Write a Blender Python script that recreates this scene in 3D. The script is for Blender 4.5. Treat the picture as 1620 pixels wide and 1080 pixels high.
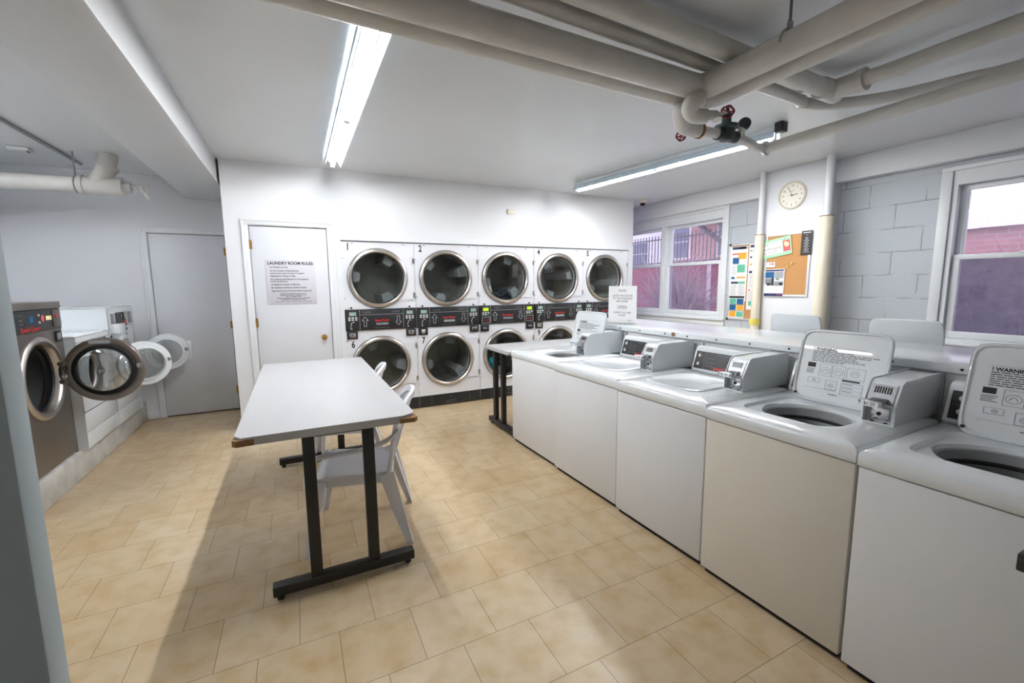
import bpy, bmesh, math, random
from mathutils import Vector, Matrix, Euler
random.seed(7)
PI = math.pi
for o in list(bpy.data.objects): bpy.data.objects.remove(o)
SC = bpy.context.scene
COL = SC.collection

# ------------------------------------------------------------------ camera
cam_d = bpy.data.cameras.new('camera'); cam = bpy.data.objects.new('camera', cam_d); COL.objects.link(cam)
cam_d.sensor_width = 36.0; cam_d.lens = 686.99 / 1620 * 36; cam_d.clip_start = 0.02; cam_d.clip_end = 200
def rotm(yaw, p, r):
    return Matrix.Rotation(yaw, 3, 'Z') @ Matrix.Rotation(p, 3, 'X') @ Matrix.Rotation(r, 3, 'Y')
Rm = rotm(-0.46027, -0.12704, 0.01017)
right, fwd, up = Rm.col[0], Rm.col[1], Rm.col[2]
cm = Matrix.Identity(4)
for i in range(3):
    cm[i][0] = right[i]; cm[i][1] = up[i]; cm[i][2] = -fwd[i]
cm[2][3] = 1.48
cam.matrix_world = cm
SC.camera = cam

# ------------------------------------------------------------------ world, exposure
w = bpy.data.worlds.new('world'); SC.world = w; w.use_nodes = True
nt = w.node_tree
bg = nt.nodes['Background']
sky = nt.nodes.new('ShaderNodeTexSky'); sky.sky_type = 'NISHITA'; sky.sun_disc = False
sky.sun_elevation = math.radians(28); sky.sun_rotation = math.radians(200); sky.dust_density = 3.0
mixn = nt.nodes.new('ShaderNodeMixRGB'); mixn.inputs[0].default_value = 0.75
mixn.inputs[2].default_value = (0.80, 0.82, 0.95, 1)
nt.links.new(sky.outputs[0], mixn.inputs[1]); nt.links.new(mixn.outputs[0], bg.inputs[0])
bg.inputs[1].default_value = 1.15
SC.view_settings.view_transform = 'Standard'; SC.view_settings.look = 'None'
SC.view_settings.gamma = 1.0; SC.view_settings.use_curve_mapping = False
SC.view_settings.exposure = 0.31
TUBE_POWER = 165.0
SC.cycles.use_denoising = True
SC.cycles.max_bounces = 8; SC.cycles.diffuse_bounces = 5; SC.cycles.transparent_max_bounces = 12
SC.cycles.sample_clamp_indirect = 25.0
SC.cycles.caustics_reflective = False; SC.cycles.caustics_refractive = False

# ------------------------------------------------------------------ materials
def srgb(r, g, b):
    f = lambda c: (c/255/12.92) if c/255 <= 0.04045 else ((c/255+0.055)/1.055)**2.4
    return (f(r), f(g), f(b), 1)
def mat(name, col, rough=0.5, metal=0.0, noise=0.0, nscale=8.0, bump=0.0, bscale=40.0, spec=0.5, coat=0.0, col2=None, emit=None, estr=0.0):
    m = bpy.data.materials.new(name); m.use_nodes = True
    t = m.node_tree; b = t.nodes['Principled BSDF']
    b.inputs['Base Color'].default_value = col; b.inputs['Roughness'].default_value = rough
    b.inputs['Metallic'].default_value = metal; b.inputs['Specular IOR Level'].default_value = spec
    b.inputs['Coat Weight'].default_value = coat
    tc = t.nodes.new('ShaderNodeTexCoord')
    if noise > 0:
        n = t.nodes.new('ShaderNodeTexNoise'); n.inputs['Scale'].default_value = nscale; n.inputs['Detail'].default_value = 6
        t.links.new(tc.outputs['Object'], n.inputs['Vector'])
        r = t.nodes.new('ShaderNodeMapRange'); r.inputs[1].default_value = 0.35; r.inputs[2].default_value = 0.75
        t.links.new(n.outputs[0], r.inputs[0])
        mx = t.nodes.new('ShaderNodeMixRGB'); mx.inputs[1].default_value = col
        c2 = col2 or tuple(c*(1-noise) for c in col[:3]) + (1,)
        mx.inputs[2].default_value = c2
        t.links.new(r.outputs[0], mx.inputs[0]); t.links.new(mx.outputs[0], b.inputs['Base Color'])
    if bump > 0:
        n2 = t.nodes.new('ShaderNodeTexNoise'); n2.inputs['Scale'].default_value = bscale; n2.inputs['Detail'].default_value = 4
        t.links.new(tc.outputs['Object'], n2.inputs['Vector'])
        bp = t.nodes.new('ShaderNodeBump'); bp.inputs['Strength'].default_value = bump; bp.inputs['Distance'].default_value = 0.01
        t.links.new(n2.outputs[0], bp.inputs['Height']); t.links.new(bp.outputs[0], b.inputs['Normal'])
    if emit:
        b.inputs['Emission Color'].default_value = emit; b.inputs['Emission Strength'].default_value = estr
    return m
M = {}
M['wall'] = mat('white_wall_paint', srgb(226,228,232), 0.55, noise=0.04, nscale=1.5, bump=0.05, bscale=60)
M['ceil'] = mat('ceiling_paint', srgb(216,219,222), 0.30, noise=0.05, nscale=1.2, bump=0.06, bscale=25)
M['trim'] = mat('white_trim_paint', srgb(226,230,233), 0.4, noise=0.04, nscale=5)
M['door'] = mat('door_paint', srgb(218,220,226), 0.42, noise=0.04, nscale=3)
M['enamel'] = mat('white_enamel', srgb(222,227,230), 0.22, noise=0.03, nscale=3, coat=0.4)
M['enamelf'] = mat('white_enamel_front', srgb(216,217,219), 0.38, noise=0.04, nscale=2)
M['enamelc'] = mat('cream_enamel_front', srgb(210,205,194), 0.38, noise=0.04, nscale=2)
M['dryer'] = mat('dryer_enamel', srgb(226,228,233), 0.35, noise=0.03, nscale=3)
M['pipe'] = mat('pipe_white_paint', srgb(206,203,198), 0.5, noise=0.12, nscale=6, bump=0.25, bscale=18)
M['lag'] = mat('cream_pipe_insulation', srgb(226,218,198), 0.6, noise=0.1, nscale=7, bump=0.3, bscale=12)
M['black'] = mat('black_panel', srgb(34,35,38), 0.35, noise=0.2, nscale=10)
M['blackm'] = mat('black_painted_steel', srgb(30,29,29), 0.45, noise=0.3, nscale=18, bump=0.05)
M['rubber'] = mat('black_rubber', srgb(18,18,20), 0.55)
M['dark'] = mat('dark_gap', srgb(22,20,18), 0.8)
M['chrome'] = mat('chrome', srgb(205,205,208), 0.16, metal=1.0)
M['steel'] = mat('brushed_steel_ring', srgb(208,202,196), 0.3, metal=1.0, noise=0.1, nscale=20)
M['drum'] = mat('galvanised_drum', srgb(188,187,178), 0.5, metal=0.1, noise=0.35, nscale=5)
M['ssteel'] = mat('stainless_cabinet', srgb(140,132,126), 0.3, metal=0.85, noise=0.12, nscale=4)
M['plate'] = mat('dull_nickel_plate', srgb(150,152,156), 0.42, metal=0.7, noise=0.15, nscale=30)
M['grayp'] = mat('grey_plastic', srgb(120,124,128), 0.5)
M['tub'] = mat('tub_ring_grey', srgb(150,154,156), 0.4)
M['tubd'] = mat('tub_dark_steel', srgb(84,86,88), 0.5, metal=0.25)
M['red'] = mat('red_lettering', srgb(215,50,45), 0.5)
M['ink'] = mat('black_lettering', srgb(25,25,28), 0.6)
M['inkg'] = mat('grey_lettering', srgb(120,122,126), 0.6)
M['whiteink'] = mat('white_lettering', srgb(215,215,215), 0.5)
M['lcd'] = mat('lcd_display', srgb(120,140,130), 0.3, emit=srgb(150,180,160), estr=0.25)
M['lcdg'] = mat('lit_green_display', srgb(120,160,30), 0.3, emit=srgb(170,220,30), estr=0.8)
M['grnled'] = mat('green_button', srgb(40,140,90), 0.4)
M['brass'] = mat('brass', srgb(190,150,80), 0.3, metal=1.0)
M['chair'] = mat('white_plastic', srgb(226,228,236), 0.4, noise=0.03)
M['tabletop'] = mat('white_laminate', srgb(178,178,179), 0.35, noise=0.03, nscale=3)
M['particle'] = mat('particle_board', srgb(150,110,72), 0.9, noise=0.4, nscale=60, bump=0.5, bscale=90)
M['paper'] = mat('white_paper', srgb(232,232,232), 0.7)
M['signp'] = mat('sign_plastic', srgb(208,206,214), 0.5)
M['blue'] = mat('blue_print', srgb(20,90,140), 0.6); M['teal'] = mat('teal_print', srgb(95,180,150), 0.6)
M['orange'] = mat('orange_print', srgb(235,165,40), 0.6); M['navy'] = mat('navy_print', srgb(30,45,90), 0.6)
M['green'] = mat('green_card', srgb(160,220,175), 0.7); M['pinkred'] = mat('red_picture', srgb(190,85,90), 0.7)
M['cork'] = mat('cork', srgb(190,140,88), 0.9, noise=0.25, nscale=150, bump=0.3, bscale=200)
M['alu'] = mat('aluminium_frame', srgb(215,218,222), 0.35, metal=0.3)
M['clock'] = mat('cream_plastic', srgb(222,216,198), 0.4); M['clockf'] = mat('cream_dial', srgb(236,233,220), 0.5)
M['yellow'] = mat('yellow_plastic', srgb(215,200,90), 0.5)
M['valver'] = mat('rusty_red_wheel', srgb(130,40,40), 0.5, noise=0.4, nscale=40)
M['darkgreen'] = mat('dark_green_cast_iron', srgb(42,56,58), 0.45, noise=0.2, nscale=20)
M['tealcloth'] = mat('teal_cloth', srgb(40,190,200), 0.9); M['redcloth'] = mat('crimson_cloth', srgb(170,30,70), 0.9)
M['darkcloth'] = mat('dark_cloth', srgb(40,46,56), 0.9, noise=0.3, nscale=14); M['whitecloth'] = mat('white_cloth', srgb(225,225,225), 0.9)
M['rough'] = mat('chipped_curb_paint', srgb(205,203,198), 0.6, noise=0.3, nscale=7, bump=0.4, bscale=20)
M['leaf'] = mat('door_leaf_paint', srgb(168,182,187), 0.5)
M['reflector'] = mat('white_reflector_enamel', srgb(205,222,235), 0.3)
M['tube'] = mat('lit_fluorescent_tube', (1,1,1,1), 0.4, emit=(1.0,0.985,0.98,1), estr=TUBE_POWER)
M['tube_old'] = mat('older_fluorescent_tube', (1,1,1,1), 0.4, emit=(1.0,0.985,0.98,1), estr=TUBE_POWER*0.82)
M['tube_dim'] = mat('dim_fluorescent_tube', (1,1,1,1), 0.4, emit=(1.0,0.985,0.98,1), estr=TUBE_POWER*0.33)
M['redlcd'] = mat('red_button', srgb(220,40,50), 0.4)
M['cream'] = mat('cream_sticker', srgb(235,220,160), 0.6)

def floor_mat():
    m = bpy.data.materials.new('stone_look_floor_tile'); m.use_nodes = True
    t = m.node_tree; b = t.nodes['Principled BSDF']
    tc = t.nodes.new('ShaderNodeTexCoord'); mp = t.nodes.new('ShaderNodeMapping')
    # rows run along X, 0.312 pitch in Y, tiles 0.305 long, half offset
    mp.inputs['Location'].default_value = (0.305*10-0.077, 0.312*10-0.0, 0)
    t.links.new(tc.outputs['Object'], mp.inputs['Vector'])
    br = t.nodes.new('ShaderNodeTexBrick'); br.offset = 0.5; br.squash = 1.0
    br.inputs['Scale'].default_value = 1.0; br.inputs['Brick Width'].default_value = 0.305; br.inputs['Row Height'].default_value = 0.312
    br.inputs['Mortar Size'].default_value = 0.0011; br.inputs['Mortar Smooth'].default_value = 0.1
    br.inputs['Color1'].default_value = srgb(205,186,156); br.inputs['Color2'].default_value = srgb(196,174,140)
    br.inputs['Mortar'].default_value = srgb(92,78,62)
    t.links.new(mp.outputs[0], br.inputs['Vector'])
    n = t.nodes.new('ShaderNodeTexNoise'); n.inputs['Scale'].default_value = 9; n.inputs['Detail'].default_value = 8
    t.links.new(tc.outputs['Object'], n.inputs['Vector'])
    r = t.nodes.new('ShaderNodeMapRange'); r.inputs[1].default_value = 0.42; r.inputs[2].default_value = 0.72; r.inputs[4].default_value = 0.8
    t.links.new(n.outputs[0], r.inputs[0])
    mx = t.nodes.new('ShaderNodeMixRGB'); mx.blend_type = 'MULTIPLY'; mx.inputs[2].default_value = (0.80,0.70,0.52,1)
    t.links.new(r.outputs[0], mx.inputs[0]); t.links.new(br.outputs[0], mx.inputs[1])
    n2 = t.nodes.new('ShaderNodeTexNoise'); n2.inputs['Scale'].default_value = 1.1; n2.inputs['Detail'].default_value = 3
    t.links.new(tc.outputs['Object'], n2.inputs['Vector'])
    r2 = t.nodes.new('ShaderNodeMapRange'); r2.inputs[1].default_value = 0.45; r2.inputs[2].default_value = 0.75; r2.inputs[4].default_value = 0.55
    t.links.new(n2.outputs[0], r2.inputs[0])
    mx2 = t.nodes.new('ShaderNodeMixRGB'); mx2.blend_type = 'MULTIPLY'; mx2.inputs[2].default_value = (0.78,0.70,0.52,1)
    t.links.new(r2.outputs[0], mx2.inputs[0]); t.links.new(mx.outputs[0], mx2.inputs[1])
    # scattered dark stains
    v = t.nodes.new('ShaderNodeTexVoronoi'); v.inputs['Scale'].default_value = 2.6; v.inputs['Randomness'].default_value = 1
    t.links.new(tc.outputs['Object'], v.inputs['Vector'])
    r3 = t.nodes.new('ShaderNodeMapRange'); r3.inputs[1].default_value = 0.045; r3.inputs[2].default_value = 0.075; r3.inputs[3].default_value = 0.35; r3.inputs[4].default_value = 0.0
    t.links.new(v.outputs['Distance'], r3.inputs[0])
    mx3 = t.nodes.new('ShaderNodeMixRGB'); mx3.blend_type = 'MULTIPLY'; mx3.inputs[2].default_value = (0.6,0.5,0.4,1)
    t.links.new(r3.outputs[0], mx3.inputs[0]); t.links.new(mx2.outputs[0], mx3.inputs[1])
    t.links.new(mx3.outputs[0], b.inputs['Base Color'])
    b.inputs['Roughness'].default_value = 0.34
    return m
M['floor'] = floor_mat()

def block_mat():
    m = bpy.data.materials.new('painted_concrete_block'); m.use_nodes = True
    t = m.node_tree; b = t.nodes['Principled BSDF']
    tc = t.nodes.new('ShaderNodeTexCoord'); sp = t.nodes.new('ShaderNodeSeparateXYZ'); cb = t.nodes.new('ShaderNodeCombineXYZ')
    t.links.new(tc.outputs['Object'], sp.inputs[0]); t.links.new(sp.outputs['Y'], cb.inputs[0]); t.links.new(sp.outputs['Z'], cb.inputs[1])
    br = t.nodes.new('ShaderNodeTexBrick'); br.offset = 0.5
    br.inputs['Scale'].default_value = 1.0; br.inputs['Brick Width'].default_value = 0.44; br.inputs['Row Height'].default_value = 0.222
    br.inputs['Mortar Size'].default_value = 0.006; br.inputs['Mortar Smooth'].default_value = 0.6
    t.links.new(cb.outputs[0], br.inputs['Vector'])
    # thin dark cracks, only where a noise patch allows
    br2 = t.nodes.new('ShaderNodeTexBrick'); br2.offset = 0.5
    br2.inputs['Scale'].default_value = 1.0; br2.inputs['Brick Width'].default_value = 0.44; br2.inputs['Row Height'].default_value = 0.222
    br2.inputs['Mortar Size'].default_value = 0.0024; br2.inputs['Mortar Smooth'].default_value = 0.0
    nd = t.nodes.new('ShaderNodeTexNoise'); nd.inputs['Scale'].default_value = 20; nd.inputs['Detail'].default_value = 3
    t.links.new(cb.outputs[0], nd.inputs['Vector'])
    vm = t.nodes.new('ShaderNodeVectorMath'); vm.operation = 'MULTIPLY_ADD'; vm.inputs[1].default_value = (0.012,0.012,0)
    t.links.new(nd.outputs['Color'], vm.inputs[0]); t.links.new(cb.outputs[0], vm.inputs[2])
    t.links.new(vm.outputs[0], br2.inputs['Vector'])
    n = t.nodes.new('ShaderNodeTexNoise'); n.inputs['Scale'].default_value = 3.5; n.inputs['Detail'].default_value = 2
    t.links.new(cb.outputs[0], n.inputs['Vector'])
    r = t.nodes.new('ShaderNodeMapRange'); r.inputs[1].default_value = 0.44; r.inputs[2].default_value = 0.54
    t.links.new(n.outputs[0], r.inputs[0])
    mu = t.nodes.new('ShaderNodeMath'); mu.operation = 'MULTIPLY'
    t.links.new(br2.outputs['Fac'], mu.inputs[0]); t.links.new(r.outputs[0], mu.inputs[1])
    mx = t.nodes.new('ShaderNodeMixRGB'); mx.inputs[1].default_value = srgb(186,192,199); mx.inputs[2].default_value = srgb(95,95,98)
    t.links.new(mu.outputs[0], mx.inputs[0]); t.links.new(mx.outputs[0], b.inputs['Base Color'])
    nb = t.nodes.new('ShaderNodeTexNoise'); nb.inputs['Scale'].default_value = 60
    t.links.new(tc.outputs['Object'], nb.inputs['Vector'])
    su = t.nodes.new('ShaderNodeMath'); su.operation = 'MULTIPLY_ADD'; su.inputs[1].default_value = -1.0
    t.links.new(br.outputs['Fac'], su.inputs[0]); t.links.new(nb.outputs[0], su.inputs[2])
    bp = t.nodes.new('ShaderNodeBump'); bp.inputs['Strength'].default_value = 0.4; bp.inputs['Distance'].default_value = 0.006
    t.links.new(su.outputs[0], bp.inputs['Height']); t.links.new(bp.outputs[0], b.inputs['Normal'])
    b.inputs['Roughness'].default_value = 0.5
    return m
M['block'] = block_mat()

def brick_mat(name, c1, c2, mort, ax='Y', sc=1.0):
    m = bpy.data.materials.new(name); m.use_nodes = True
    t = m.node_tree; b = t.nodes['Principled BSDF']
    tc = t.nodes.new('ShaderNodeTexCoord'); sp = t.nodes.new('ShaderNodeSeparateXYZ'); cb = t.nodes.new('ShaderNodeCombineXYZ')
    t.links.new(tc.outputs['Object'], sp.inputs[0]); t.links.new(sp.outputs[ax], cb.inputs[0]); t.links.new(sp.outputs['Z'], cb.inputs[1])
    br = t.nodes.new('ShaderNodeTexBrick'); br.inputs['Scale'].default_value = sc
    br.inputs['Brick Width'].default_value = 0.22; br.inputs['Row Height'].default_value = 0.075; br.inputs['Mortar Size'].default_value = 0.006
    br.inputs['Color1'].default_value = c1; br.inputs['Color2'].default_value = c2; br.inputs['Mortar'].default_value = mort
    t.links.new(cb.outputs[0], br.inputs['Vector']); t.links.new(br.outputs[0], b.inputs['Base Color'])
    b.inputs['Roughness'].default_value = 0.85
    return m
M['brick'] = brick_mat('pink_brick', srgb(178,128,128), srgb(160,108,110), srgb(180,160,160))
M['brickd'] = brick_mat('dark_red_brick', srgb(172,104,116), srgb(152,88,102), srgb(165,130,140))
M['snow'] = mat('snow', srgb(235,236,245), 0.6, noise=0.06, nscale=1)
M['bare'] = mat('bare_twigs', srgb(168,158,164), 0.9)
M['outwin'] = mat('far_window_glass', srgb(95,100,125), 0.3)
M['iron'] = mat('black_iron_fence', srgb(60,55,66), 0.6)
M['outwhite'] = mat('pale_stucco', srgb(215,212,222), 0.8)
M['purple'] = mat('purple_grey_hedge', srgb(122,112,126), 0.8, noise=0.5, nscale=14)  # mottled purple grey for the hedge twigs and foliage

def glass_mat(name, tint, veil, vcol=(0.9,0.88,0.98,1), gl=0.06, scratch=True):
    m = bpy.data.materials.new(name); m.use_nodes = True; t = m.node_tree
    for n in list(t.nodes): t.nodes.remove(n)
    out = t.nodes.new('ShaderNodeOutputMaterial')
    tr = t.nodes.new('ShaderNodeBsdfTransparent'); tr.inputs[0].default_value = tint
    gs = t.nodes.new('ShaderNodeBsdfGlossy'); gs.inputs['Roughness'].default_value = 0.03
    mx = t.nodes.new('ShaderNodeMixShader')
    fr = t.nodes.new('ShaderNodeLayerWeight'); pw = t.nodes.new('ShaderNodeMath'); pw.operation = 'POWER'; pw.inputs[1].default_value = 4.0
    ma = t.nodes.new('ShaderNodeMath'); ma.operation = 'MULTIPLY_ADD'; ma.inputs[1].default_value = 0.6; ma.inputs[2].default_value = 0.045
    t.links.new(fr.outputs['Facing'], pw.inputs[0]); t.links.new(pw.outputs[0], ma.inputs[0]); t.links.new(ma.outputs[0], mx.inputs[0])
    t.links.new(tr.outputs[0], mx.inputs[1]); t.links.new(gs.outputs[0], mx.inputs[2])
    last = mx
    if veil > 0:
        tl = t.nodes.new('ShaderNodeBsdfTranslucent'); tl.inputs[0].default_value = vcol
        m2 = t.nodes.new('ShaderNodeMixShader'); m2.inputs[0].default_value = veil
        if scratch:
            tc = t.nodes.new('ShaderNodeTexCoord'); n = t.nodes.new('ShaderNodeTexNoise'); n.inputs['Scale'].default_value = 35; n.inputs['Detail'].default_value = 12
            t.links.new(tc.outputs['Object'], n.inputs['Vector'])
            r = t.nodes.new('ShaderNodeMapRange'); r.inputs[1].default_value = 0.35; r.inputs[2].default_value = 0.75
            r.inputs[3].default_value = veil*0.75; r.inputs[4].default_value = veil*1.35
            t.links.new(n.outputs[0], r.inputs[0]); t.links.new(r.outputs[0], m2.inputs[0])
        t.links.new(mx.outputs[0], m2.inputs[1]); t.links.new(tl.outputs[0], m2.inputs[2]); last = m2
    t.links.new(last.outputs[0], out.inputs[0])
    return m
M['glassU'] = glass_mat('upper_pane_glass', (0.97,0.94,0.97,1), 0.07)
M['glassL'] = glass_mat('darker_lower_pane_glass', (0.74,0.68,0.74,1), 0.07)  # lower panes tinted darker and more purple than the upper ones
M['dglass'] = glass_mat('tinted_dryer_glass', (0.74,0.78,0.77,1), 0.0)
M['bowl'] = glass_mat('reflective_door_bowl', (0.7,0.72,0.73,1), 0.0)
_t = M['bowl'].node_tree; _m = [n for n in _t.nodes if n.type == 'MIX_SHADER'][0]
for l_ in list(_m.inputs[0].links): _t.links.remove(l_)
_m.inputs[0].default_value = 0.42
M['cglass'] = glass_mat('clear_door_glass', (0.88,0.9,0.9,1), 0.10, (0.8,0.82,0.82,1), scratch=False)

# ------------------------------------------------------------------ mesh helpers
def frame(o, r, u):
    r = Vector(r).normalized(); u = Vector(u); n = r.cross(u).normalized(); u = n.cross(r).normalized()
    m = Matrix.Identity(4)
    for i in range(3):
        m[i][0] = r[i]; m[i][1] = u[i]; m[i][2] = n[i]; m[i][3] = Vector(o)[i]
    return m
class MB:
    def __init__(s): s.b = bmesh.new()
    def box(s, x0, x1, y0, y1, z0, z1, bev=0.0, seg=2, mtx=None):
        g = bmesh.ops.create_cube(s.b, size=1.0)
        vs = g['verts']
        for v in vs:
            v.co = Vector(((x0+x1)/2 + v.co.x*(x1-x0), (y0+y1)/2 + v.co.y*(y1-y0), (z0+z1)/2 + v.co.z*(z1-z0)))
        if bev > 0:
            es = set(e for v in vs for e in v.link_edges)
            g2 = bmesh.ops.bevel(s.b, geom=list(es), offset=bev, segments=seg, affect='EDGES', profile=0.5)
            vs = list(set(v for f in g2['faces'] for v in f.verts) | set(v for v in vs if v.is_valid))
        if mtx is not None:
            for v in vs: v.co = mtx @ v.co
        return s
    def loft(s, loops, cap0=False, cap1=False, closed=True):
        rows = [[s.b.verts.new(p) for p in L] for L in loops]
        n = len(rows[0])
        for a, b in zip(rows, rows[1:]):
            for i in range(n if closed else n-1):
                j = (i+1) % n
                try: s.b.faces.new((a[i], a[j], b[j], b[i]))
                except ValueError: pass
        if cap0: s.b.faces.new(rows[0][::-1])
        if cap1: s.b.faces.new(rows[-1])
        return s
    def cyl(s, p0, p1, r, seg=20, r1=None, cap=True):
        p0, p1 = Vector(p0), Vector(p1); d = (p1-p0).normalized()
        a = d.orthogonal().normalized(); b = d.cross(a); r1 = r if r1 is None else r1
        L = [[p + (a*math.cos(t)+b*math.sin(t))*q for t in [2*PI*i/seg for i in range(seg)]] for p, q in ((p0, r), (p1, r1))]
        return s.loft(L, cap, cap)
    def lathe(s, prof, o, axis, seg=48, ref=None, cap=False):
        o = Vector(o); d = Vector(axis).normalized(); a = (Vector(ref) if ref else d.orthogonal()).normalized(); b = d.cross(a)
        L = [[o + d*h + (a*math.cos(t)+b*math.sin(t))*max(r, 1e-4) for t in [2*PI*i/seg for i in range(seg)]] for r, h in prof]
        return s.loft(L, cap, cap)
    def tube(s, path, r, seg=16, cap=True, smooth=0):
        P = [Vector(p) for p in path]
        if smooth:
            Q = []
            n = len(P)
            for i in range(n-1):
                p0 = P[max(i-1,0)]; p1 = P[i]; p2 = P[i+1]; p3 = P[min(i+2,n-1)]
                for k in range(smooth):
                    t = k/smooth
                    Q.append(0.5*((2*p1)+(-p0+p2)*t+(2*p0-5*p1+4*p2-p3)*t*t+(-p0+3*p1-3*p2+p3)*t**3))
            Q.append(P[-1]); P = Q
        rs = r if isinstance(r, (list, tuple)) else None
        L = []; a = None
        for i, p in enumerate(P):
            d = ((P[min(i+1,len(P)-1)]-P[i]).normalized() + (P[i]-P[max(i-1,0)]).normalized())
            if d.length < 1e-6: d = P[min(i+1,len(P)-1)]-P[max(i-1,0)]
            d.normalize()
            a = (d.orthogonal() if a is None else a - d*a.dot(d)).normalized(); b = d.cross(a)
            q = r if rs is None else rs[0] + (rs[1]-rs[0])*i/(len(P)-1)
            L.append([p + (a*math.cos(t)+b*math.sin(t))*q for t in [2*PI*k/seg for k in range(seg)]])
        return s.loft(L, cap, cap)
    def sweep(s, path, wv, secs, smooth=0):
        """rectangular section swept; wv = width direction, secs = [(w,h)] at ends or one"""
        P = [Vector(p) for p in path]; n = len(P)
        S = secs if len(secs) == n else [secs[0]]*n
        if smooth:
            Q = []; S2 = []
            for i in range(n-1):
                p0 = P[max(i-1,0)]; p1 = P[i]; p2 = P[i+1]; p3 = P[min(i+2,n-1)]
                for k in range(smooth):
                    t = k/smooth
                    Q.append(0.5*((2*p1)+(-p0+p2)*t+(2*p0-5*p1+4*p2-p3)*t*t+(-p0+3*p1-3*p2+p3)*t**3))
                    S2.append((S[i][0]+(S[i+1][0]-S[i][0])*t, S[i][1]+(S[i+1][1]-S[i][1])*t))
            Q.append(P[-1]); S2.append(S[-1]); P = Q; S = S2
        L = []
        for i, p in enumerate(P):
            d = (P[min(i+1,len(P)-1)]-P[max(i-1,0)]).normalized()
            wd = Vector(wv(i/(len(P)-1)) if callable(wv) else wv); wd = (wd - d*wd.dot(d)).normalized(); h = d.cross(wd)
            a, b = S[i][0]/2, S[i][1]/2; c = min(a, b)*0.5
            pts = [(-a+c,-b),(a-c,-b),(a,-b+c),(a,b-c),(a-c,b),(-a+c,b),(-a,b-c),(-a,-b+c)]
            L.append([p + wd*x + h*y for x, y in pts])
        return s.loft(L, True, True)
    def prism(s, poly, axis, a, b):
        f = {'x': lambda p, t: (t, p[0], p[1]), 'y': lambda p, t: (p[0], t, p[1]), 'z': lambda p, t: (p[0], p[1], t)}[axis]
        return s.loft([[Vector(f(p, a)) for p in poly], [Vector(f(p, b)) for p in poly]], True, True)
    def poly(s, pts):
        s.b.faces.new([s.b.verts.new(p) for p in pts]); return s
    def text(s, txt, size, mtx, align='CENTER', ext=0.0004, bold=0.0, shear=0.0, sx=1.0):
        c = bpy.data.curves.new('t', 'FONT'); c.body = txt; c.size = size; c.align_x = align; c.align_y = 'CENTER'; c.extrude = ext; c.offset = bold; c.shear = shear
        c.resolution_u = 3
        o = bpy.data.objects.new('t', c); COL.objects.link(o)
        dg = bpy.context.evaluated_depsgraph_get(); me = bpy.data.meshes.new_from_object(o.evaluated_get(dg))
        me.transform(mtx @ Matrix.Diagonal((sx,1,1,1))); s.b.from_mesh(me)
        bpy.data.objects.remove(o); bpy.data.curves.remove(c); bpy.data.meshes.remove(me)
        return s
    def bars(s, mtx, rects, th=0.0005):
        for (x0, x1, y0, y1) in rects: s.box(x0, x1, y0, y1, 0, th, mtx=mtx)
        return s
    def xf(s, m):
        bmesh.ops.transform(s.b, matrix=m, verts=s.b.verts); return s
    def build(s, name, m, parent=None, sharp=40, loc=None):
        bmesh.ops.recalc_face_normals(s.b, faces=s.b.faces)
        me = bpy.data.meshes.new(name); s.b.to_mesh(me); s.b.free()
        me.materials.append(M[m] if isinstance(m, str) else m)
        for p in me.polygons: p.use_smooth = True
        me.set_sharp_from_angle(angle=math.radians(sharp))
        o = bpy.data.objects.new(name, me); COL.objects.link(o)
        if parent is not None: o.parent = parent
        if loc is not None: o.location = loc
        return o
def thing(name, label, cat, loc=(0,0,0), rz=0, group=None):
    o = bpy.data.objects.new(name, None); COL.objects.link(o); o.location = loc; o.rotation_euler = (0,0,rz)
    o.empty_display_size = 0.1
    o['label'] = label; o['category'] = cat
    if group: o['group'] = group
    return o
def tag(o, label, cat, group=None):
    o['label'] = label; o['category'] = cat
    if group: o['group'] = group
    return o
def struct(mb, name, m, parent=None):
    o = mb.build(name, m, parent)
    if parent is None: o['kind'] = 'structure'
    return o
def circ(c, r, n, ax, off, ang=None):
    """circle of points in a plane; ax = (u,v) vectors, c centre"""
    A = ang or [2*PI*i/n for i in range(n)]
    return [Vector(c) + Vector(ax[0])*r*math.cos(t) + Vector(ax[1])*r*math.sin(t) + Vector(off) for t in A]
def rect_angles(u0, u1, v0, v1, n=64):
    A = set(2*PI*i/n for i in range(n))
    for u in (u0, u1):
        for v in (v0, v1): A.add(math.atan2(v, u) % (2*PI))
    return sorted(A)
def rect_pts(u0, u1, v0, v1, A):
    out = []
    for t in A:
        c, s_ = math.cos(t), math.sin(t)
        k = min((u1/c if c > 1e-9 else (u0/c if c < -1e-9 else 1e9)), (v1/s_ if s_ > 1e-9 else (v0/s_ if s_ < -1e-9 else 1e9)))
        out.append((c*k, s_*k))
    return out
def sup(a, b, A, p=6):
    out = []
    for t in A:
        c, s_ = math.cos(t), math.sin(t)
        k = (abs(c/a)**p + abs(s_/b)**p) ** (-1/p); out.append((c*k, s_*k))
    return out

# ================================================================== SETTING
H = 2.73
struct(MB().box(-2.75,5.4,-1.6,6.4,-0.1,0), 'floor', 'floor')
struct(MB().box(-2.75,5.4,-1.6,6.4,H,H+0.12), 'ceiling', 'ceil')
struct(MB().box(-2.75,-2.6,-1.6,6.4,0,H), 'wall_left', 'wall')
struct(MB().box(-2.6,5.4,-1.6,-1.45,0,H), 'wall_front', 'wall')
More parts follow.
